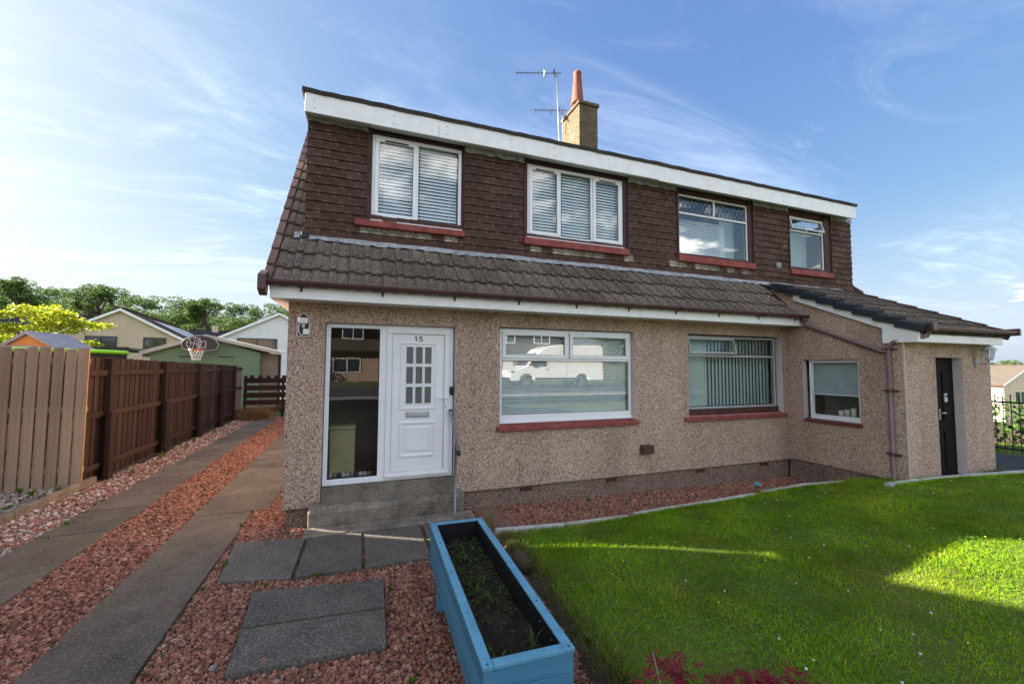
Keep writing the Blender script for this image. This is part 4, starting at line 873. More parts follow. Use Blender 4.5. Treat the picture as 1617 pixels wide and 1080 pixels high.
# ------------------------------------------------------------------ small fittings on the house
GALV = plain('galvanised_rail', (.23,.25,.28), .45, .5, .15, 8, metal=.4)
hr = thing('handrail', (2.10,-.27,.03), 'grey steel handrail with black end caps beside the front door', 'handrail')
B().tube([(2.105,-.27,.02),(2.105,-.27,.95)], .019, 10).build('post', GALV, hr, True); B().lathe((2.105,-.27,.028), [(.05,0),(.05,.012),(.025,.02)], 12).build('base_plate', GALV, hr)
B().tube([(2.09,.02,1.36),(2.093,-.05,1.30),(2.115,-.40,.86)], .021, 10).build('rail', GALV, hr, True)
for p, q in (((2.09,.03,1.375),(2.09,.012,1.352)), ((2.1145,-.39,.873),(2.117,-.425,.83))): B().tube([p,q], .026, 10).build('end_cap', DARKM, hr)
B().tube([(2.09,-.04,1.30),(2.12,-.01,1.22)], .012, 8).build('wall_bracket', GALV, hr)
fl = thing('security_light', (.175,-.03,2.5), 'white security light on a pointed wall plaque left of the door', 'lamp')
m_ = ROUGH
pq = [(.105,2.365),(.245,2.365),(.245,2.60),(.175,2.67),(.105,2.60)]
B().prism([(x,-.012,z) for x, z in pq], (0,.02,0)).build('plaque', plain('plaque_render', (.075,.055,.045), .9), fl); b = B()
for i in range(5): (x0,z0),(x1,z1) = pq[i], pq[(i+1)%5]; b.tube([(x0,-.014,z0),(x1,-.014,z1)], .012, 6)
b.build('plaque_trim', plain('plaque_trim', (.62,.50,.43), .9), fl)
B().box(.122,.232,-.085,-.012,2.535,2.60).build('lamp_head', UPVC, fl, bevel=.012); B().box(.13,.224,-.088,-.07,2.52,2.538).build('lens', plain('lamp_lens', (.5,.5,.5), .2), fl)
B().box(.16,.195,-.05,-.012,2.48,2.535).build('bracket', UPVC, fl, bevel=.006); B().box(.175,.245,-.07,-.012,2.385,2.46).build('sensor', UPVC, fl, bevel=.012)
B().tube([(.15,-.04,2.54),(.125,-.05,2.49),(.128,-.05,2.42),(.155,-.045,2.38),(.185,-.04,2.39)], .006, 6).build('cable', UPVC, fl, True)
db = B().box(2.085,2.135,.045,.085,1.585,1.705).build('doorbell', DARKM, None, bevel=.012); tag(db, 'black doorbell camera on the right of the white door frame', 'doorbell')
wlq = thing('wall_lantern', (10.84,-1.95,2.1), 'white coach lantern on a bracket beside the extension door', 'lamp')
LW = plain('weathered_white_metal', (.42,.43,.43), .5, .4, .2, 30)
B().box(10.80,10.89,-1.93,-1.90,2.03,2.19).build('wall_plate', LW, wlq, bevel=.015)
B().tube([(10.845,-1.92,2.10),(10.845,-1.99,2.07),(10.845,-2.06,2.09),(10.845,-2.07,2.14)], .013, 8).build('arm', LW, wlq, True)
B().lathe((10.845,-2.07,2.14), [(.045,0),(.05,.015),(.05,.02)], 6).build('base', LW, wlq); B().lathe((10.845,-2.07,2.16), [(.048,0),(.075,.15)], 6).build('lantern_glass', glass('lantern_glass', 1.6, (.8,.82,.82)), wlq)
for k in range(6): a = k*math.pi/3; B().tube([(10.845+.05*math.cos(a),-2.07+.05*math.sin(a),2.16),(10.845+.077*math.cos(a),-2.07+.077*math.sin(a),2.31)], .005, 5).build('glazing_bar', LW, wlq)
B().lathe((10.845,-2.07,2.31), [(.105,0),(.10,.015),(.05,.065),(.02,.085),(.012,.10),(.018,.112),(.006,.15)], 12).build('roof', LW, wlq)
AER = plain('aerial_metal', (.10,.10,.11), .5, .5, metal=.4); MAST = plain('aerial_mast', (.50,.46,.44), .5, .5, .25, 9)
def aerial(base, top, boom, label, n, mast):
    a = thing('television_aerial', base, label, 'aerial', 'aerials at the chimney'); t = Vector(top); d = Vector((-.94,.34,0)); e = Vector((.34,.94,0)); up = Vector((0,0,1))
    B().tube([base, top], .015, 8).build('mast', MAST, a, True)
    B().tube([t-d*.12-up*.03, t+d*boom-up*.03], .010, 6).build('boom', AER, a)
    for k in range(n): q = t+d*(.30+k*(boom-.34)/(n-1))-up*.03; B().tube([q-e*.09, q+e*.09], .005, 5).tube([q-up*.04, q+up*.04], .004, 5).build('element', AER, a)
    for q, r_ in ((t+d*.28,.10),(t+d*.10,-.10)): q = q-up*.03; B().prism([q+d*r_*.5+up*.12-e*.03, q-e*.03, q+d*r_*.5-up*.12-e*.03, q+d*r_*.5-up*.12+e*.03, q+e*.03, q+d*r_*.5+up*.12+e*.03], d*.012).build('reflector', AER, a)
aerial((5.66,3.6,6.9), (5.56,3.6,9.70), 1.08, 'taller television aerial on a slim mast left of the chimney', 9, True)
aerial((6.10,4.3,8.5), (6.08,4.3,9.22), .80, 'lower television aerial fixed to the back of the chimney', 6, True)

# ------------------------------------------------------------------ fences
fe = thing('timber_fence', (-3.35,8,0), 'long dark brown boarded fence with posts along the drive', 'fence')
BM = B().box(-.009,.009,0,.098,0,1).mesh('board', ROSEB); GWE = woody('weathered_grey_board', (.12,.10,.08), (.24,.20,.16), 'z', .9, .3); BMG = B().box(-.009,.009,0,.098,0,1).mesh('board', GWE)
y_ = 3.04; k = 0
def ftop(y): return 2.13-.017*(y-3)
while y_ < 13.2:
    o = link('board', BM if y_ < 12.4 else BMG, fe, (-3.405+(.012 if k % 2 else 0)+random.uniform(-.003,.003), y_, -.04), (random.uniform(-.006,.006),0,0)); o.scale.z = ftop(y_)+.04+random.uniform(-.012,.012); y_ += .1025; k += 1
py_ = [3.68,6.0,8.3,10.4,12.0]
for i, q in enumerate(py_):
    B().box(-3.385,-3.28,q-.05,q+.05,-.05,ftop(q)-.005).build('post', POSTW, fe, bevel=.006)
    if i < 4: B().box(-3.278,-3.20,q-.20+.04,q-.045+.06,-.05,1.17).build('post_spur', POSTW, fe, bevel=.006)
ends = [3.02]+py_+[13.2]
for a, c in zip(ends[:-1], ends[1:]):
    for z in (.20,1.08,1.80): B().box(-3.383,-3.335,a+.055,c-.055,z,z+.095).build('rail', ROSEB, fe, bevel=.005)
lf = thing('pale_fence', (-4.4,3.0,0), 'pale unpainted boarded fence panel standing across the neighbour side', 'fence')
BML = B().box(0,.132,-.011,.011,0,1).mesh('board', LIGHTW); x = -3.30-.145
for k in range(17):
    o = link('board', BML, lf, (x, 2.985+random.uniform(-.003,.003), .025+random.uniform(-.012,.012)), (0, random.uniform(-.004,.004), 0)); o.scale.z = 2.24+random.uniform(-.01,.01); x -= .1565
for z in (.25,1.22,2.0): B().box(-6.15,-3.31,3.0,3.04,z,z+.09).build('rail', LIGHTW, lf)
B().box(-3.315,-3.305,2.974,3.0,.07,2.26).build('end_board', plain('fresh_cut_wood', (.42,.24,.11), .8), lf)
for x in (-3.42,-4.9,-6.1): B().box(x-.04,x+.04,3.04,3.12,-.1,2.15).build('post', LIGHTW, lf)
gt = thing('slatted_gate', (-1.6,13,0), 'dark brown horizontally slatted low fence closing off the drive', 'fence')
for k in range(5): B().box(-3.25,.0,12.985+.02*(k%2),13.01+.02*(k%2),.16+k*.285,.16+k*.285+.20).build('slat', POSTW, gt, bevel=.004)
for x in (-3.2,-1.9,-.6): B().box(x-.045,x+.045,13.03,13.12,-.05,1.58).build('post', POSTW, gt)
for k in range(11): B().box(-3.05+k*.28,-2.92+k*.28,13.04,13.06,1.46,1.60).build('cap_board', POSTW, gt)

# ------------------------------------------------------------------ shed and garden things behind the fence
SHEDG = woody('sage_green_boards', (.13,.20,.13), (.175,.255,.165), 'x', .7, .06, 30); FELTG = spotted('grey_mineral_felt', (.30,.30,.28), (.42,.41,.38), 3, 60, (.5,.5,.47), .3)
sh = thing('garden_shed', (-5.0,17.5,0), 'sage green boarded shed with shallow grey felt roof', 'shed')
sx0, sx1, sa, se_, sy = -7.35,-3.3,3.27,2.56,16.0
B().add([(sx0,sy+.02,0),(sx1,sy+.02,0),(sx1,sy+.02,se_),((-5.35),sy+.02,sa-.08),(sx0,sy+.02,se_),(sx0,sy+4,0),(sx1,sy+4,0),(sx1,sy+4,se_),((-5.35),sy+4,sa-.08),(sx0,sy+4,se_)], [(0,1,2,3,4),(9,8,7,6,5),(1,6,7,2),(5,0,4,9)]).build('wall', SHEDG, sh)
z = 0.0
while z < 3.15:
    w0, w1 = sx0, sx1
    if z+.12 > se_: t = (z+.13-se_)/(sa-se_); w0, w1 = sx0+(-5.35-sx0)*t, sx1+(-5.35-sx1)*t
    if w1-w0 > .15: B().add([(w0,sy-.006,z+.004),(w1,sy-.006,z+.004),(w1,sy+.015,z+.004),(w0,sy+.015,z+.004),(w0,sy+.008,z+.135),(w1,sy+.008,z+.135)], [(0,1,5,4),(0,3,2,1),(0,4,3),(1,2,5)]).build('board', SHEDG, sh)
    z += .13
for xa, za, xb, zb_ in ((sx0-.28,se_-.06,-5.35,sa),(-5.35,sa,sx1+.85,se_+.02)):
    B().prism([(xa,sy-.22,za),(xb,sy-.22,zb_),(xb,sy-.22,zb_+.05),(xa,sy-.22,za+.05)], (0,4.5,0)).build('roof_sheet', FELTG, sh)
    B().prism([(xa,sy-.24,za-.10),(xb,sy-.24,zb_-.10),(xb,sy-.24,zb_+.055),(xa,sy-.24,za+.055)], (0,.03,0)).build('barge_board', plain('pale_barge_board', (.42,.41,.36), .8) if xa < -6 else bpy.data.materials['pale_barge_board'], sh)
B().box(sx1,sx1+.82,sy+.3,sy+.34,0,2.52).build('lean_to_panel', GWE, sh); B().box(sx1+.76,sx1+.84,sy-.1,sy-.02,0,2.5).build('lean_to_post', POSTW, sh)
dd = B().box(-6.35,-4.30,sy-.03,sy-.008,.1,2.42).build('shed_door', SHEDG, sh)
for x0, x1 in ((-6.33,-5.5),(-4.9,-4.32)): B().box(x0,x1,sy-.045,sy-.03,2.33,2.37).build('hinge', DARKM, dd)
bh = thing('basketball_hoop', (-5.45,15.7,2.4), 'black basketball backboard with orange hoop and white net on the shed', 'basketball hoop')
bc = (-5.45, 15.48, 2.93); pts = []
for k in range(25):
    a = math.pi*k/24; pts.append((bc[0]+.68*math.cos(a), bc[1], bc[2]-.08+.42*math.sin(a)))
pts += [(bc[0]-.62,bc[1],bc[2]-.27),(bc[0]-.4,bc[1],bc[2]-.33),(bc[0]+.4,bc[1],bc[2]-.33),(bc[0]+.62,bc[1],bc[2]-.27)]
B().prism(pts, (0,.04,0)).build('backboard', plain('black_backboard', (.025,.027,.032), .4), bh)
WL = plain('white_line', (.60,.62,.64), .6); b = B()
for i in range(len(pts)): p, q = pts[i], pts[(i+1)%len(pts)]; b.tube([(bc[0]+(p[0]-bc[0])*.97,bc[1]-.002,bc[2]+(p[2]-bc[2])*.95),(bc[0]+(q[0]-bc[0])*.97,bc[1]-.002,bc[2]+(q[2]-bc[2])*.95)], .010, 4)
b.build('border_line', WL, bh); cxb = (bc[0]-.22, bc[2]-.02); b = B()
b.tube([(cxb[0]+.26*math.cos(a),bc[1]-.004,cxb[1]+.26*math.sin(a)) for a in [k*math.pi/12 for k in range(25)]], .011, 4)
for sx in (-1,1): b.tube([(cxb[0]+sx*(.23-.13*math.sin(t)),bc[1]-.004,cxb[1]+.22*math.cos(t)) for t in [k*math.pi/8 for k in range(9)]], .009, 4)
b.tube([(cxb[0]-.25,bc[1]-.004,cxb[1]+.05),(cxb[0]+.25,bc[1]-.004,cxb[1]-.06)], .009, 4); b.tube([(cxb[0]+.05,bc[1]-.004,cxb[1]+.25),(cxb[0]-.05,bc[1]-.004,cxb[1]-.25)], .009, 4); b.build('ball_outline', WL, bh)
b = B(); ring(b, bc[0]-.05,bc[0]+.22,bc[2]-.20,bc[2]+.08,.022,bc[1]-.008,bc[1]-.003); b.build('target_square', WL, bh)
B().tube([(bc[0]+.27*math.cos(a)-.02,bc[1]-.30+.27*math.sin(a),bc[2]-.30) for a in [k*math.pi/12 for k in range(25)]], .022, 6, False).box(bc[0]-.14,bc[0]+.10,bc[1]-.06,bc[1],bc[2]-.35,bc[2]-.26).build('rim', plain('orange_rim', (.65,.13,.03), .5), bh)
b = B()
for k in range(12):
    for s in (-1,1):
        pth = []
        for j in range(5): t = j/4; a = (k+s*t*1.5)*math.pi/6; r_ = .27-.13*t**.7; pth.append((bc[0]-.02+r_*math.cos(a), bc[1]-.30+r_*math.sin(a), bc[2]-.31-.44*t))
        b.tube(pth, .010, 4, False)
b.build('net', plain('white_net', (.75,.74,.70), .8), bh)
# playhouse, trampoline ring, pergola
ORW = woody('orange_wood', (.42,.17,.05), (.58,.27,.09), 'x', .7, .1); GRT = spotted('grey_play_roof', (.22,.22,.25), (.33,.33,.37), 3, 30, (.42,.42,.45), .35)
ph = thing('wooden_playhouse', (-7.6,9.4,0), 'orange wooden playhouse with grey felt roof above the pale fence', 'playhouse')
X0, X1, Y0, Y1 = -8.05,-7.05,9.4,10.8; XM = -7.6
B().add([(X0,Y0,0),(X1,Y0,0),(X1,Y0,2.45),(XM,Y0,2.80),(X0,Y0,2.45),(X0,Y1,0),(X1,Y1,0),(X1,Y1,2.45),(XM,Y1,2.80),(X0,Y1,2.45)], [(0,1,2,3,4),(9,8,7,6,5),(1,6,7,2),(5,0,4,9)]).build('wall', ORW, ph)
for xa, xb in ((X0-.12,XM),(XM,X1+.14)):
    za, zb_ = (2.38,2.82) if xb == XM else (2.82,2.36)
    o = B().prism([(xa,Y0-.12,za),(xb,Y0-.12,zb_),(xb,Y0-.12,zb_+.05),(xa,Y0-.12,za+.05)], (0,1.9,0)).build('roof', GRT, ph)
    for k in range(5): t0, t1 = k/5, (k+1)/5; x0_, x1_ = xa+(xb-xa)*t0, xa+(xb-xa)*t1; z0_, z1_ = za+(zb_-za)*t0, za+(zb_-za)*t1; B().prism([(x0_,Y0-.13,z0_+.055),(x1_,Y0-.13,z1_+.055),(x1_,Y0-.13,z1_+.07),(x0_,Y0-.13,z0_+.085)], (0,1.92,0)).build('shingle_row', GRT, o)
ph2 = thing('play_shelter', (-7.6,7.4,0), 'low grey-roofed wooden play shelter beside the playhouse', 'playhouse')
B().box(-9.5,-6.5,7.4,8.6,0,2.28).build('wall', ORW, ph2); B().prism([(-9.8,7.2,2.43),(-6.45,7.2,2.43),(-6.3,7.2,2.32),(-9.8,7.2,2.32)], (0,1.6,0)).build('roof', GRT, ph2)
tr = thing('trampoline', (-6.1,5.3,0), 'trampoline with lime green padded top ring behind the pale fence', 'trampoline')
LIME = plain('lime_padding', (.22,.62,.02), .6, .3); tc_ = (-6.9,7.9); 
B().tube([(tc_[0]+1.95*math.cos(a),tc_[1]+1.95*math.sin(a),2.31) for a in [k*math.pi/24 for k in range(49)]], .045, 8, False).build('top_ring', LIME, tr, True)
for k in range(6): a = k*math.pi/3+.3; B().tube([(tc_[0]+1.95*math.cos(a),tc_[1]+1.7*math.sin(a),0),(tc_[0]+1.95*math.cos(a),tc_[1]+1.7*math.sin(a),2.30)], .022, 8).build('pole', AER, tr)
B().lathe((tc_[0],tc_[1],.7), [(1.6,0),(1.6,.03)], 28).build('bed', DARKM, tr)
nt = B(); nn = 40
for k in range(nn):
    a0, a1 = 2*math.pi*k/nn, 2*math.pi*(k+1)/nn; nt.poly([(tc_[0]+1.9*math.cos(a0),tc_[1]+1.9*math.sin(a0),.72),(tc_[0]+1.9*math.cos(a1),tc_[1]+1.9*math.sin(a1),.72),(tc_[0]+1.9*math.cos(a1),tc_[1]+1.9*math.sin(a1),2.28),(tc_[0]+1.9*math.cos(a0),tc_[1]+1.9*math.sin(a0),2.28)])
nt.build('gap_shade_net', plain('gap_shade_black', (.02,.02,.022), .9), tr)  # dark sheet added as a net so the pale fence gaps look shaded
pg = thing('pergola', (-9.5,15,0), 'black flat-topped pergola with slim posts left of the green shed', 'pergola')
B().box(-12,-7.55,14.6,14.75,2.50,2.68).build('beam', DARKM, pg); B().box(-12,-7.55,16.6,16.75,2.50,2.68).build('beam', DARKM, pg)
for k in range(8): B().box(-11.9+k*.6,-11.84+k*.6,14.75,16.6,2.56,2.66).build('rafter', DARKM, pg)
for x in (-11.9,-9.35,-7.75): B().box(x-.05,x+.05,14.62,14.72,0,2.5).build('post', DARKM, pg)

# ------------------------------------------------------------------ other houses
def tiled(name, c0, c1, rows=3.4):
    m = MT(name, .9, .2); w = m.n('ShaderNodeTexWave', wave_type='BANDS', bands_direction='Z', wave_profile='SAW'); w.inputs['Scale'].default_value = rows; w.inputs['Distortion'].default_value = 0.25; w.inputs['Detail Scale'].default_value = 6; m.l(m.pos(), w.inputs[0])
    c = m.mix(.6, m.ramp(m.noise(1.2, 5, .7), [(.3,c0),(.7,c1)]), m.ramp(w.outputs[0], [(0,scale(c0,.5)),(.2,c0),(1,c1)])); m.col(c); m.bump(w.outputs[0], .8, .06); return m.m
HR = {'brown': tiled('brown_far_tiles', (.07,.042,.036), (.13,.08,.068)), 'slate': tiled('slate_far_tiles', (.025,.028,.036), (.055,.06,.072)), 'grey': tiled('grey_far_tiles', (.06,.05,.042), (.115,.098,.083)), 'clad': tiled('brown_cladding', (.045,.03,.026), (.085,.058,.048), 6)}
HWm = {'beige': spotted('beige_render', (.46,.36,.27), (.56,.45,.34), 2, 40, (.6,.5,.4), .3, .95, .3), 'white': spotted('white_render', (.62,.63,.66), (.72,.72,.74), 2, 40, (.78,.78,.8), .3, .95, .3), 'pink': spotted('pale_pink_render', (.62,.46,.38), (.72,.56,.47), 2, 40, (.78,.65,.56), .3, .95, .2), 'dash': ROUGH}
WG = MT('far_window_glass', .06, .8); WG.col((.03,.04,.05)); WG = WG.m
FRD = plain('dark_window_frame', (.05,.032,.028), .6); 
def simple_house(name, label, apex, ang, w, L, he, hr_, wm, rm, wins=(), frame=UPVC, trim=FASC, base=-1.0, group=None, extra=None):
    """apex: (x, y) of the near gable's middle; ang: direction (deg, from +Y, clockwise) in which the ridge runs; windows on the near gable (u, z, w, h)"""
    M = Matrix.Translation((apex[0],apex[1],0)) @ Matrix.Rotation(-R(ang),4,'Z'); h = thing(name, (apex[0],apex[1],base), label, 'house', group); s = w/2
    B().add([(-s,0,base),(s,0,base),(s,0,he),(0,0,hr_-.08),(-s,0,he),(-s,L,base),(s,L,base),(s,L,he),(0,L,hr_-.08),(-s,L,he)], [(0,1,2,3,4),(9,8,7,6,5),(1,6,7,2),(5,0,4,9)]).xf(M).build('wall', wm, h)
    t = (hr_-he)/s
    for q in (-1,1):
        B().prism([(0,-.25,hr_),(q*(s+.35),-.25,he-.35*t),(q*(s+.35),-.25,he-.35*t+.10),(0,-.25,hr_+.10)], (0,L+.5,0)).xf(M).build('roof', rm, h)
        B().prism([(0,-.28,hr_-.10),(q*(s+.35),-.28,he-.35*t-.10),(q*(s+.35),-.28,he-.35*t+.09),(0,-.28,hr_+.09)], (0,.05,0)).xf(M).build('barge_board', trim, h)
        x0, x1 = sorted((q*(s+.33), q*(s+.45))); B().box(x0,x1,-.2,L+.2,he-.35*t-.06,he-.35*t+.06).xf(M).build('gutter', BRNP, h)
    B().box(-.14,.14,-.27,L+.27,hr_+.06,hr_+.19).xf(M).build('ridge', rm, h)
    for u, z, ww, hh in wins:
        b = B(); ring(b, u,u+ww,z,z+hh,.07,-.06,.02); b.box(u+ww*.48,u+ww*.48+.07,-.055,.02,z+.07,z+hh-.07); f_ = b.xf(M).build('window', frame, h); B().poly([(u+.05,-.02,z+.05),(u+ww-.05,-.02,z+.05),(u+ww-.05,-.02,z+hh-.05),(u+.05,-.02,z+hh-.05)]).xf(M).build('pane', WG, f_)
    return h, M
h, M = simple_house('beige_house', 'beige rendered house with brown roof and solar panels beyond the shed', (-15.6, 33.18), -7, 8.2, 17, 3.75, 6.05, HWm['beige'], HR['brown'], ((1.36,2.6,1.35,1.45),(-1.9,2.6,1.75,1.45)), FRD)
sp = B().prism([(1.2,3.2,6.05-1.2*.561+.16),(3.3,3.2,6.05-3.3*.561+.16),(3.3,3.2,6.05-3.3*.561+.21),(1.2,3.2,6.05-1.2*.561+.21)], (0,9.5,0)).xf(M).build('solar_panel', plain('solar_glass', (.20,.23,.28), .18, .8), h)
for k in range(5): B().prism([(1.2,3.2+k*2.35,6.05-1.2*.561+.212),(3.3,3.2+k*2.35,6.05-3.3*.561+.212),(3.3,3.2+k*2.35,6.05-3.3*.561+.235),(1.2,3.2+k*2.35,6.05-1.2*.561+.235)], (0,.05,0)).xf(M).build('panel_frame', FASC, sp)
h, M = simple_house('white_house', 'white gabled house with dark slate roof beside the corner of the front house', (-5.11, 32.48), -4, 8.6, 10, 3.95, 6.15, HWm['white'], HR['slate'], ((-2.85,3.0,2.75,1.12),), FRD)
h, M = simple_house('slate_roof_house', 'dark slate-roofed house half hidden behind the yellow-green tree', (-31.69, 44.47), 62, 9, 9, 3.6, 6.7, HWm['white'], HR['slate'], ((-3,1.6,1.6,1.2),))
h, M = simple_house('distant_terrace', 'distant low grey-roofed terrace between the beige and white houses', (-25.99, 80.69), 74, 8, 16, 5.2, 7.9, HWm['beige'], HR['slate'], ((-2,2.5,1.5,1.2),))
for k in range(3): B().box(-.4,.4,3+k*5,3.9+k*5,7.7,8.9).xf(M).build('chimney', HWm['beige'], h)
h, M = simple_house('pink_house', 'pale pink house with grey tiled roof downhill beyond the railings', (75.5,19.5), 8, 8.5, 16, .25, 2.35, HWm['pink'], HR['grey'], ((-2.6,-2.0,1.9,1.4),(.6,-2.0,1.9,1.4)), base=-6.5)
# neighbour left of the frame: its shadow covers the drive
nb = thing('neighbour_house', (-10,-.4,0), 'roughcast neighbouring house just left of the drive', 'house')
NX, NY = -6.2, 3.535
NE, NR = 5.88, 8.45
B().add([(NX,NY,0),(NX,-4.6,0),(NX,-4.6,NE),(NX,-.55,NR),(NX,NY,NE),(-15,NY,0),(-15,-4.6,0),(-15,-4.6,NE),(-15,-.55,NR),(-15,NY,NE)], [(4,3,2,1,0),(5,6,7,8,9),(0,5,9,4),(2,7,6,1)]).build('wall', ROUGH, nb)
for ya, yb, za, zb_ in ((NY+.02,-.55,NE-.01,NR),(-.55,-4.65,NR,NE-.03)): B().prism([(NX+.03,ya,za),(NX+.03,yb,zb_),(NX+.03,yb,zb_+.08),(NX+.03,ya,za+.08)], (-8.9,0,0)).build('roof', HR['brown'], nb)
B().box(-9,NX,NY+.005,NY+1.9,0,3.42).build('added_sun_block', ROUGH, nb)  # added block out of view, keeps stray sun off the drive by the step
for y0 in (-3.2,.4): f_ = B().box(NX,NX+.03,y0,y0+1.3,1.1,2.3).build('window', UPVC, nb); B().poly([(NX+.035,y0+.07,1.17),(NX+.035,y0+1.23,1.17),(NX+.035,y0+1.23,2.23),(NX+.035,y0+.07,2.23)]).build('pane', WG, f_)
# houses across the street, seen only as reflections
for i, (x, lb) in enumerate(((-3.0,'tile-hung house across the street opposite the front door'),(15.0,'tile-hung house across the street behind the parked van'),(-20.0,'tile-hung house across the street far to the left'))):
    h = thing('opposite_house', (x,-36,.9), lb, 'house', 'houses across the street')
    B().box(x-6,x+6,-40,-32,.4,3.4).build('wall', ROUGH, h); B().box(x-6,x+6,-40,-32.9,3.4,5.9).build('upper_storey', HR['clad'], h)
    B().prism([(x-6.2,-31.5,3.3),(x-6.2,-33,4.4),(x-6.2,-33,4.2),(x-6.2,-31.5,3.1)], (12.4,0,0)).build('roof', HR['grey'], h); B().box(x-6.2,x+6.2,-40.2,-32.6,5.9,6.2).build('flat_roof', FASC, h)
    for u, z, ww in ((-4.6,4.3,1.6),(-1.2,4.3,1.8),(2.6,4.3,1.8),(-4.4,1.4,2.2),(2,1.4,2.2)):
        yq = -32.88 if z > 4 else -31.98; f_ = B(); ring(f_, x+u, x+u+ww, z, z+1.25, .09, yq-.02, yq+.03); f_.box(x+u+ww*.48,x+u+ww*.52,yq-.02,yq+.03,z+.09,z+1.16); f_ = f_.build('window', UPVC, h); B().poly([(x+u,yq,z),(x+u+ww,yq,z),(x+u+ww,yq,z+1.25),(x+u,yq,z+1.25)]).build('pane', WG, f_)
    B().box(x-.9,x+.1,-32.0,-31.95,.9,2.95).build('door', UPVC, h)

# ------------------------------------------------------------------ van across the street
VX, VY, VZ = 9.35, -18.2, .70
van = thing('delivery_van', (VX+3.2,VY,VZ), 'white high-roofed delivery van parked across the street, mirrored in the window', 'van')
WP = plain('white_van_paint', (.80,.80,.80), .25, .5, .03, 2); TRIM = plain('dark_van_trim', (.03,.03,.032), .6)
prof = [(.05,.42),(.0,.62),(.03,.95),(.20,1.10),(1.00,1.28),(1.78,2.08),(2.15,2.40),(2.7,2.60),(3.4,2.66),(6.25,2.66),(6.38,2.5),(6.42,1.2),(6.42,.42),(5.35,.42),(5.28,.68),(5.05,.83),(4.72,.83),(4.5,.68),(4.42,.42),(1.58,.42),(1.50,.68),(1.28,.83),(.95,.83),(.73,.68),(.65,.42)]
vbd = B().prism([(VX+x,VY-1.0,VZ+z) for x, z in prof], (0,2.0,0)).build('body', WP, van, bevel=.07, seg=3)
yf = VY+1.004
B().prism([(VX+x,yf,VZ+z) for x, z in ((1.22,1.36),(1.86,2.0),(2.42,2.02),(2.42,1.30),(1.75,1.26))], (0,.006,0)).build('side_window', WG, van); B().prism([(VX+1.05,VY-.85,VZ+1.33),(VX+1.05,VY+.85,VZ+1.33),(VX+1.76,VY+.8,VZ+2.09),(VX+1.76,VY-.8,VZ+2.09)], (-.02,0,.02)).build('windscreen', WG, van)
for x, z0, z1 in ((2.52,.5,2.5),(3.75,.5,2.5)): B().box(VX+x,VX+x+.012,yf-.002,yf+.002,VZ+z0,VZ+z1).build('door_seam', TRIM, van)
B().box(VX+1.6,VX+4.4,yf-.01,yf+.02,VZ+.50,VZ+.62).build('side_moulding', TRIM, van); B().box(VX+2.28,VX+2.46,yf,yf+.02,VZ+1.12,VZ+1.16).build('door_handle', TRIM, van)
B().box(VX-.06,VX+.5,VY-.98,VY+.98,VZ+.35,VZ+.66).build('front_bumper', TRIM, van, bevel=.05); B().box(VX+6.33,VX+6.45,VY+.8,VY+1.01,VZ+.95,VZ+1.75).build('tail_light', plain('red_lens', (.5,.02,.02), .2, .6), van, bevel=.02)
B().box(VX+.02,VX+.35,VY+.72,VY+1.0,VZ+.9,VZ+1.12).build('headlight', plain('clear_lens', (.6,.62,.65), .1, .7), van, bevel=.04)
B().box(VX+1.35,VX+1.50,yf,yf+.20,VZ+1.35,VZ+1.65).build('wing_mirror', TRIM, van, bevel=.03)
for x in (1.11,4.88):
    for s in (-1,1):
        T_ = Matrix.Translation((VX+x,VY+s*.88,VZ+.36)) @ Matrix.Rotation(R(90),4,'X'); wq = B().lathe((0,0,0), [(.22,-.11),(.33,-.11),(.36,-.08),(.36,.08),(.33,.11),(.22,.11)], 24).xf(T_).build('wheel', plain('tyre_rubber', (.015,.015,.016), .8) if 'tyre_rubber' not in bpy.data.materials else bpy.data.materials['tyre_rubber'], van)
        B().lathe((0,0,0), [(.22,-.10),(.10,-.115),(.10,.115),(.22,.10)], 16).xf(T_).build('rim', plain('steel_rim', (.35,.35,.36), .4) if 'steel_rim' not in bpy.data.materials else bpy.data.materials['steel_rim'], wq)

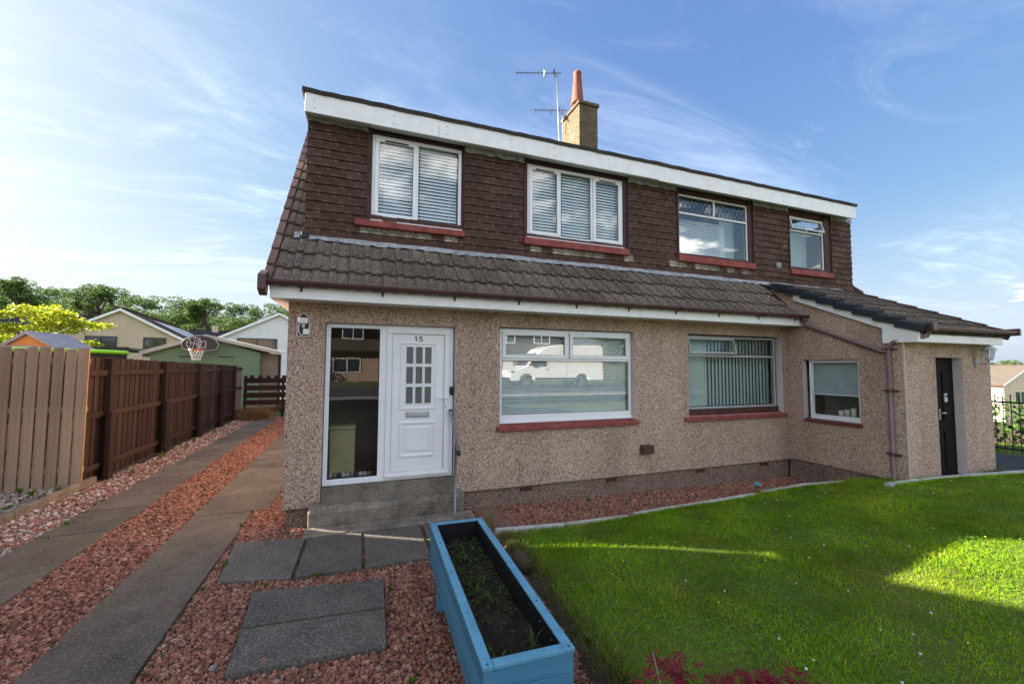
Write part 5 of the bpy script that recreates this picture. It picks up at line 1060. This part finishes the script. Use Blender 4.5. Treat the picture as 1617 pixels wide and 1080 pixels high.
# ------------------------------------------------------------------ railings, hedge
rl = thing('iron_railings', (15.1,1,0), 'black iron railings along the tarmac at the right edge', 'railings')
IRON = plain('black_iron', (.012,.013,.014), .5, .5)
for z in (.13,1.20): B().box(15.08,15.11,-4,9,z,z+.04).build('rail', IRON, rl)
pk = B().lathe((0,0,0), [(.010,0),(.010,1.30),(.016,1.31),(.001,1.38)], 6).mesh('picket', IRON)
for k in range(100): link('picket', pk, rl, (15.095,-4+.13*k,.05))
for y in (-4,-1.2,1.6,4.4,7.2): B().box(15.06,15.13,y-.035,y+.035,-.05,1.42).build('post', IRON, rl)
def leaves(n, blobs, size, mat, name, parent=None, shell=.55, flat=.0):
    """blobs: (x,y,z,rx,ry,rz); leaf-sized faces spread through the outer part of each"""
    bl = np.array(blobs, float); vol = (bl[:,3]*bl[:,4]+bl[:,4]*bl[:,5]+bl[:,3]*bl[:,5]); idx = rng.choice(len(bl), n, p=vol/vol.sum())
    d = rng.normal(size=(n,3)); d /= np.linalg.norm(d,axis=1)[:,None]; r_ = shell+(1-shell)*rng.uniform(0,1,n)**.6; r_ *= 1+.16*np.sin(d[:,0]*7+idx)*np.sin(d[:,1]*8+idx*2)
    P = bl[idx,:3]+d*r_[:,None]*bl[idx,3:]
    u = rng.normal(size=(n,3)); u[:,2] *= (1-flat); u /= np.linalg.norm(u,axis=1)[:,None]; w = np.cross(u, rng.normal(size=(n,3))); w[:,2] *= (1-flat); w /= np.linalg.norm(w,axis=1)[:,None]
    s = size*rng.uniform(.6,1.3,n)[:,None]; V = np.stack([P-u*s*.9, P+w*s*.42, P+u*s*.9, P-w*s*.42],1).reshape(-1,3)
    return link(name, npmesh(name, V, np.arange(4*n).reshape(n,4), mat), parent)
hg_ = thing('garden_hedge', (22.5,4,-.8), 'dense green hedge beyond the railings', 'hedge')
HL = leafy('hedge_leaf', [(.03,.075,.012),(.055,.12,.02),(.085,.165,.03),(.04,.09,.015)], .5, .35)
leaves(9000, [(22+.8*random.random(),-6+.9*k,.05+.25*random.random(),1.0,.8,.75) for k in range(24)], .10, HL, 'foliage', hg_, .5)
B().box(22.2,22.6,-6,14,-1.6,.1).build('woody_core', plain('hedge_core', (.03,.025,.015), .9), hg_)
n = 26000; X = rng.uniform(15.2,24,n); Y = rng.uniform(-4,9,n); stuff(blades(0, (X,Y,gz_(X,Y)), .04, .10, .018, 1.0, leafy('park_grass', [(.09,.16,.02),(.16,.23,.04),(.22,.27,.07)], .6, .4), 'park_grass'), 'sunlit grass beyond the railings', 'grass')

# ------------------------------------------------------------------ trees
BARK = spotted('bark', (.05,.038,.028), (.11,.085,.062), 6, 40, (.16,.13,.1), .35, .95, .8, .02)
def limbs(b, p, d, L, r_, lev, tips):
    q = p+d*L; b.tube([p, p+d*L*.5+Vector((random.uniform(-.05,.05)*L,random.uniform(-.05,.05)*L,0)), q], [r_, r_*.8, r_*.6], 6, False); tips.append(q)
    if lev: 
        for k in range(3):
            a = random.uniform(0,6.28); e = (d+Vector((math.cos(a),math.sin(a),random.uniform(-.1,.5)))*.75).normalized(); limbs(b, q, e, L*.68, r_*.6, lev-1, tips)
yt = thing('yellow_green_tree', (-13.37, 20.64, 0), 'broad yellow-green maple behind the playhouse', 'tree'); tx, ty = (-13.37, 20.64)
b = B(); tips = []; limbs(b, Vector((tx,ty,0)), Vector((0,0,1)), 1.5, .16, 3, tips); b.build('trunk', BARK, yt, True)
YL = leafy('yellow_green_leaf', [(.20,.27,.015),(.36,.40,.02),(.46,.42,.03),(.14,.22,.02),(.30,.36,.03)], .5, .5)
bl = []
for k in range(60):
    a = random.uniform(0,6.28); r_ = 2.35*math.sqrt(random.random()); top_ = 4.70-.22*r_**1.7; z = random.uniform(max(2.0, top_-2.4), top_) if random.random() < .6 else top_; bl.append((tx+r_*math.cos(a),ty+r_*math.sin(a),z,random.uniform(.4,.75),random.uniform(.4,.75),random.uniform(.16,.28)))
leaves(9500, bl, .095, YL, 'crown', yt, .2, .5)
# wooded hill behind, one mass; a few crowns stand clear of it
def outward(u, d): return (.8154+d*(.347+u*.9375), -5.921+d*(.9361-u*.3478))   # d metres out across the valley, u*d metres sideways
def canopy(u):     # rise of the tree tops per metre of distance
    return float(np.interp(u, [-1.823, -1.31, -1.22, -1.182, -1.129, -1.077, -1.009, -0.933, -0.873, -0.767, -0.692, -0.616, -0.541, -0.375, -0.013, 1.345], [0.1615, 0.1992, 0.1977, 0.2067, 0.1796, 0.1826, 0.1886, 0.1735, 0.1645, 0.1615, 0.1494, 0.1403, 0.1464, 0.1162, 0.086, 0.0257]))
WOODL = leafy('woodland_leaf', [(.045,.085,.022),(.075,.135,.032),(.115,.185,.045),(.055,.10,.026),(.17,.23,.07)], .7, .3)
bl = []; tb = B()
for u_i in np.arange(-1.476,-.43,.02565):
    for row in range(3):
        dpt = 82+row*16+random.uniform(-5,5); u = float(u_i)+random.uniform(-.012,.012); x, y = outward(u, dpt); top = 2.0 + canopy(u)*dpt
        top -= (5.5,2.4,-.9)[row]; top += random.uniform(-1.3,.5); g_ = float(gz_(np.array(x),np.array(y))); hgt = max(4, top-g_)
        tb.tube([(x,y,g_-.5),(x,y,g_+hgt*.6)], .3, 6)
        for k in range(11):
            a = random.uniform(0,6.28); r_ = random.uniform(0,2.6); bl.append((x+r_*math.cos(a), y+r_*math.sin(a), top-1.2-(k/11)**1.3*hgt*.8-.25*r_, random.uniform(1.2,2.2), random.uniform(1.2,2.2), random.uniform(.8,1.5)))
o = leaves(240000, bl, .28, WOODL, 'woodland', None, .6, .25); stuff(o, 'dense green wood covering the hillside behind the houses', 'wood')
stuff(tb.build('woodland_trunks', BARK), 'trunks within the hillside wood', 'wood')
for x, y, zt_, w_, lb in ((-59.53,101.65,19.02,3.6,'tall oak standing above the wood at the left edge'),(-49.21,104.21,19.00,4.0,'flat-topped oak standing above the wood near the picture corner'),(-29.21,98.92,16.87,3.4,'round oak rising from the wood above the green shed')):
    g_ = float(gz_(np.array(x),np.array(y))); t = thing('oak_tree', (x,y,g_), lb, 'tree', 'oaks above the wood'); b = B(); cl_s = []
    b.tube([(x,y,g_),(x+.2,y,g_+(zt_-g_)*.4),(x,y,g_+(zt_-g_)*.72)], [.4,.28,.10], 8)
    for _ in range(26):
        a = random.uniform(0,6.28); q = math.sqrt(random.random()); c_ = (x+w_*q*math.cos(a), y+w_*.8*q*math.sin(a), zt_-.7-1.6*q*q-random.uniform(0,4.0)); cl_s.append((*c_, random.uniform(.7,1.4), random.uniform(.7,1.4), random.uniform(.45,.9))); b.tube([(x,y,g_+(zt_-g_)*random.uniform(.45,.7)), ((x+c_[0])/2,(y+c_[1])/2,c_[2]-1.2), c_], [.16,.10,.04], 5, False)
    b.build('trunk', BARK, t, True); leaves(4200, cl_s, .25, WOODL, 'crown', t, .35, .3)
for x, y, zt_, lb in ((108.48,33.99,4.12,'round tree above the pink house roof'),(164.02,50.66,4.19,'distant tree at the right edge above the roofs')):
    g_ = float(gz_(np.array(x),np.array(y))); t = thing('broadleaf_tree', (x,y,g_), lb, 'tree', 'trees downhill on the right'); b = B(); tips = []
    limbs(b, Vector((x,y,g_)), Vector((0,0,1)), (zt_-g_)*.4, .3, 2, tips); b.build('trunk', BARK, t, True)
    leaves(3000, [(x+random.uniform(-2.2,2.2), y+random.uniform(-2.2,2.2), zt_-1.2-random.uniform(0,3.5), 1.2,1.2,.9) for _ in range(16)], .26, WOODL, 'crown', t, .4, .3)
for i, (x, y) in enumerate(((-9,-29),(5,-30),(24,-28),(33,-34),(-27,-32))):
    t = thing('street_tree', (x,y,.8), ('street tree opposite, left of the front path','street tree opposite, near the middle of the street','street tree opposite, right of the parked van','street tree opposite, farthest right','street tree opposite, farthest left')[i], 'tree', 'trees across the street'); b = B(); tips = []
    limbs(b, Vector((x,y,.7)), Vector((0,0,1)), 2.3, .2, 2, tips); b.build('trunk', BARK, t, True); leaves(3000, [(q.x,q.y,q.z+.3,1.3,1.3,1.1) for q in tips], .2, WOODL, 'crown', t, .3)
# far hills
HILL = plain('far_moor', (.16,.20,.23), .95, .1, .1, .002)
b = B(); v = []
for k in range(80):
    a = R(-60+k*2.4); d_ = 4200; v += [(d_*math.sin(a), d_*math.cos(a), -60), (d_*1.03*math.sin(a), d_*1.03*math.cos(a), 38+22*math.sin(k*.9)+12*math.sin(k*2.3)), (d_*1.4*math.sin(a), d_*1.4*math.cos(a), -60)]
b.add(v, [f for k in range(79) for f in ((3*k,3*k+3,3*k+4,3*k+1),(3*k+1,3*k+4,3*k+5,3*k+2))]); structure(b.build('hills', HILL, None, True))

# ------------------------------------------------------------------ red acer by the camera
ac = thing('red_acer', (2.5,-4.6,.1), 'low maroon-leaved acer shrub at the bottom edge of the lawn', 'shrub')
ACL = leafy('maroon_leaf', [(.14,.014,.030),(.22,.022,.042),(.30,.04,.055),(.18,.02,.04),(.36,.08,.07)], .45, .35)
lbm = B()
for k in range(7):
    a = R(-110+k*36.7); L = (.55,.75,.92,1,.92,.75,.55)[k]; d_ = Vector((math.sin(a),math.cos(a),0)); n_ = Vector((d_.y,-d_.x,0)); lbm.add([(0,0,0), tuple(d_*L*.45-n_*.11*L), tuple(d_*L*.72-n_*.07*L-Vector((0,0,.03))), tuple(d_*L-Vector((0,0,.12))), tuple(d_*L*.72+n_*.07*L-Vector((0,0,.03))), tuple(d_*L*.45+n_*.11*L)], [(0,1,2,3,4,5)])
LM = lbm.mesh('leaf', ACL); twig = B()
spots = []
for cx_, cy_, cz_, sp_, nn in ((2.25,-4.24,.60,.06,30),(2.10,-4.22,.57,.025,5),(2.20,-4.34,.58,.04,12),(2.44,-4.40,.60,.06,26),(2.58,-4.44,.60,.065,30),(2.72,-4.51,.59,.06,26),(2.82,-4.59,.58,.05,14)):
    for _ in range(nn): spots.append((random.gauss(cx_,sp_), random.gauss(cy_,sp_*.7), cz_-.03+random.gauss(0,.020)))
    twig.tube([(2.5,-4.6,.1),((cx_+2.5)/2,(cy_-4.6)/2,.36),(cx_,cy_,cz_-.05)], [.012,.008,.004], 6)
for x, y, z in spots: 
    o = link('leaf', LM, ac, (x,y,z), (random.gauss(.25,.35), random.gauss(0,.35), random.uniform(0,6.28))); s = random.uniform(.035,.062); o.scale = (s,s,s)
twig.tube([(2.2,-4.45,.1),(2.17,-4.28,.50),(2.16,-4.22,.66)], [.006,.004,.003], 5); twig.build('stem', plain('grey_twig', (.22,.19,.16), .8), ac)
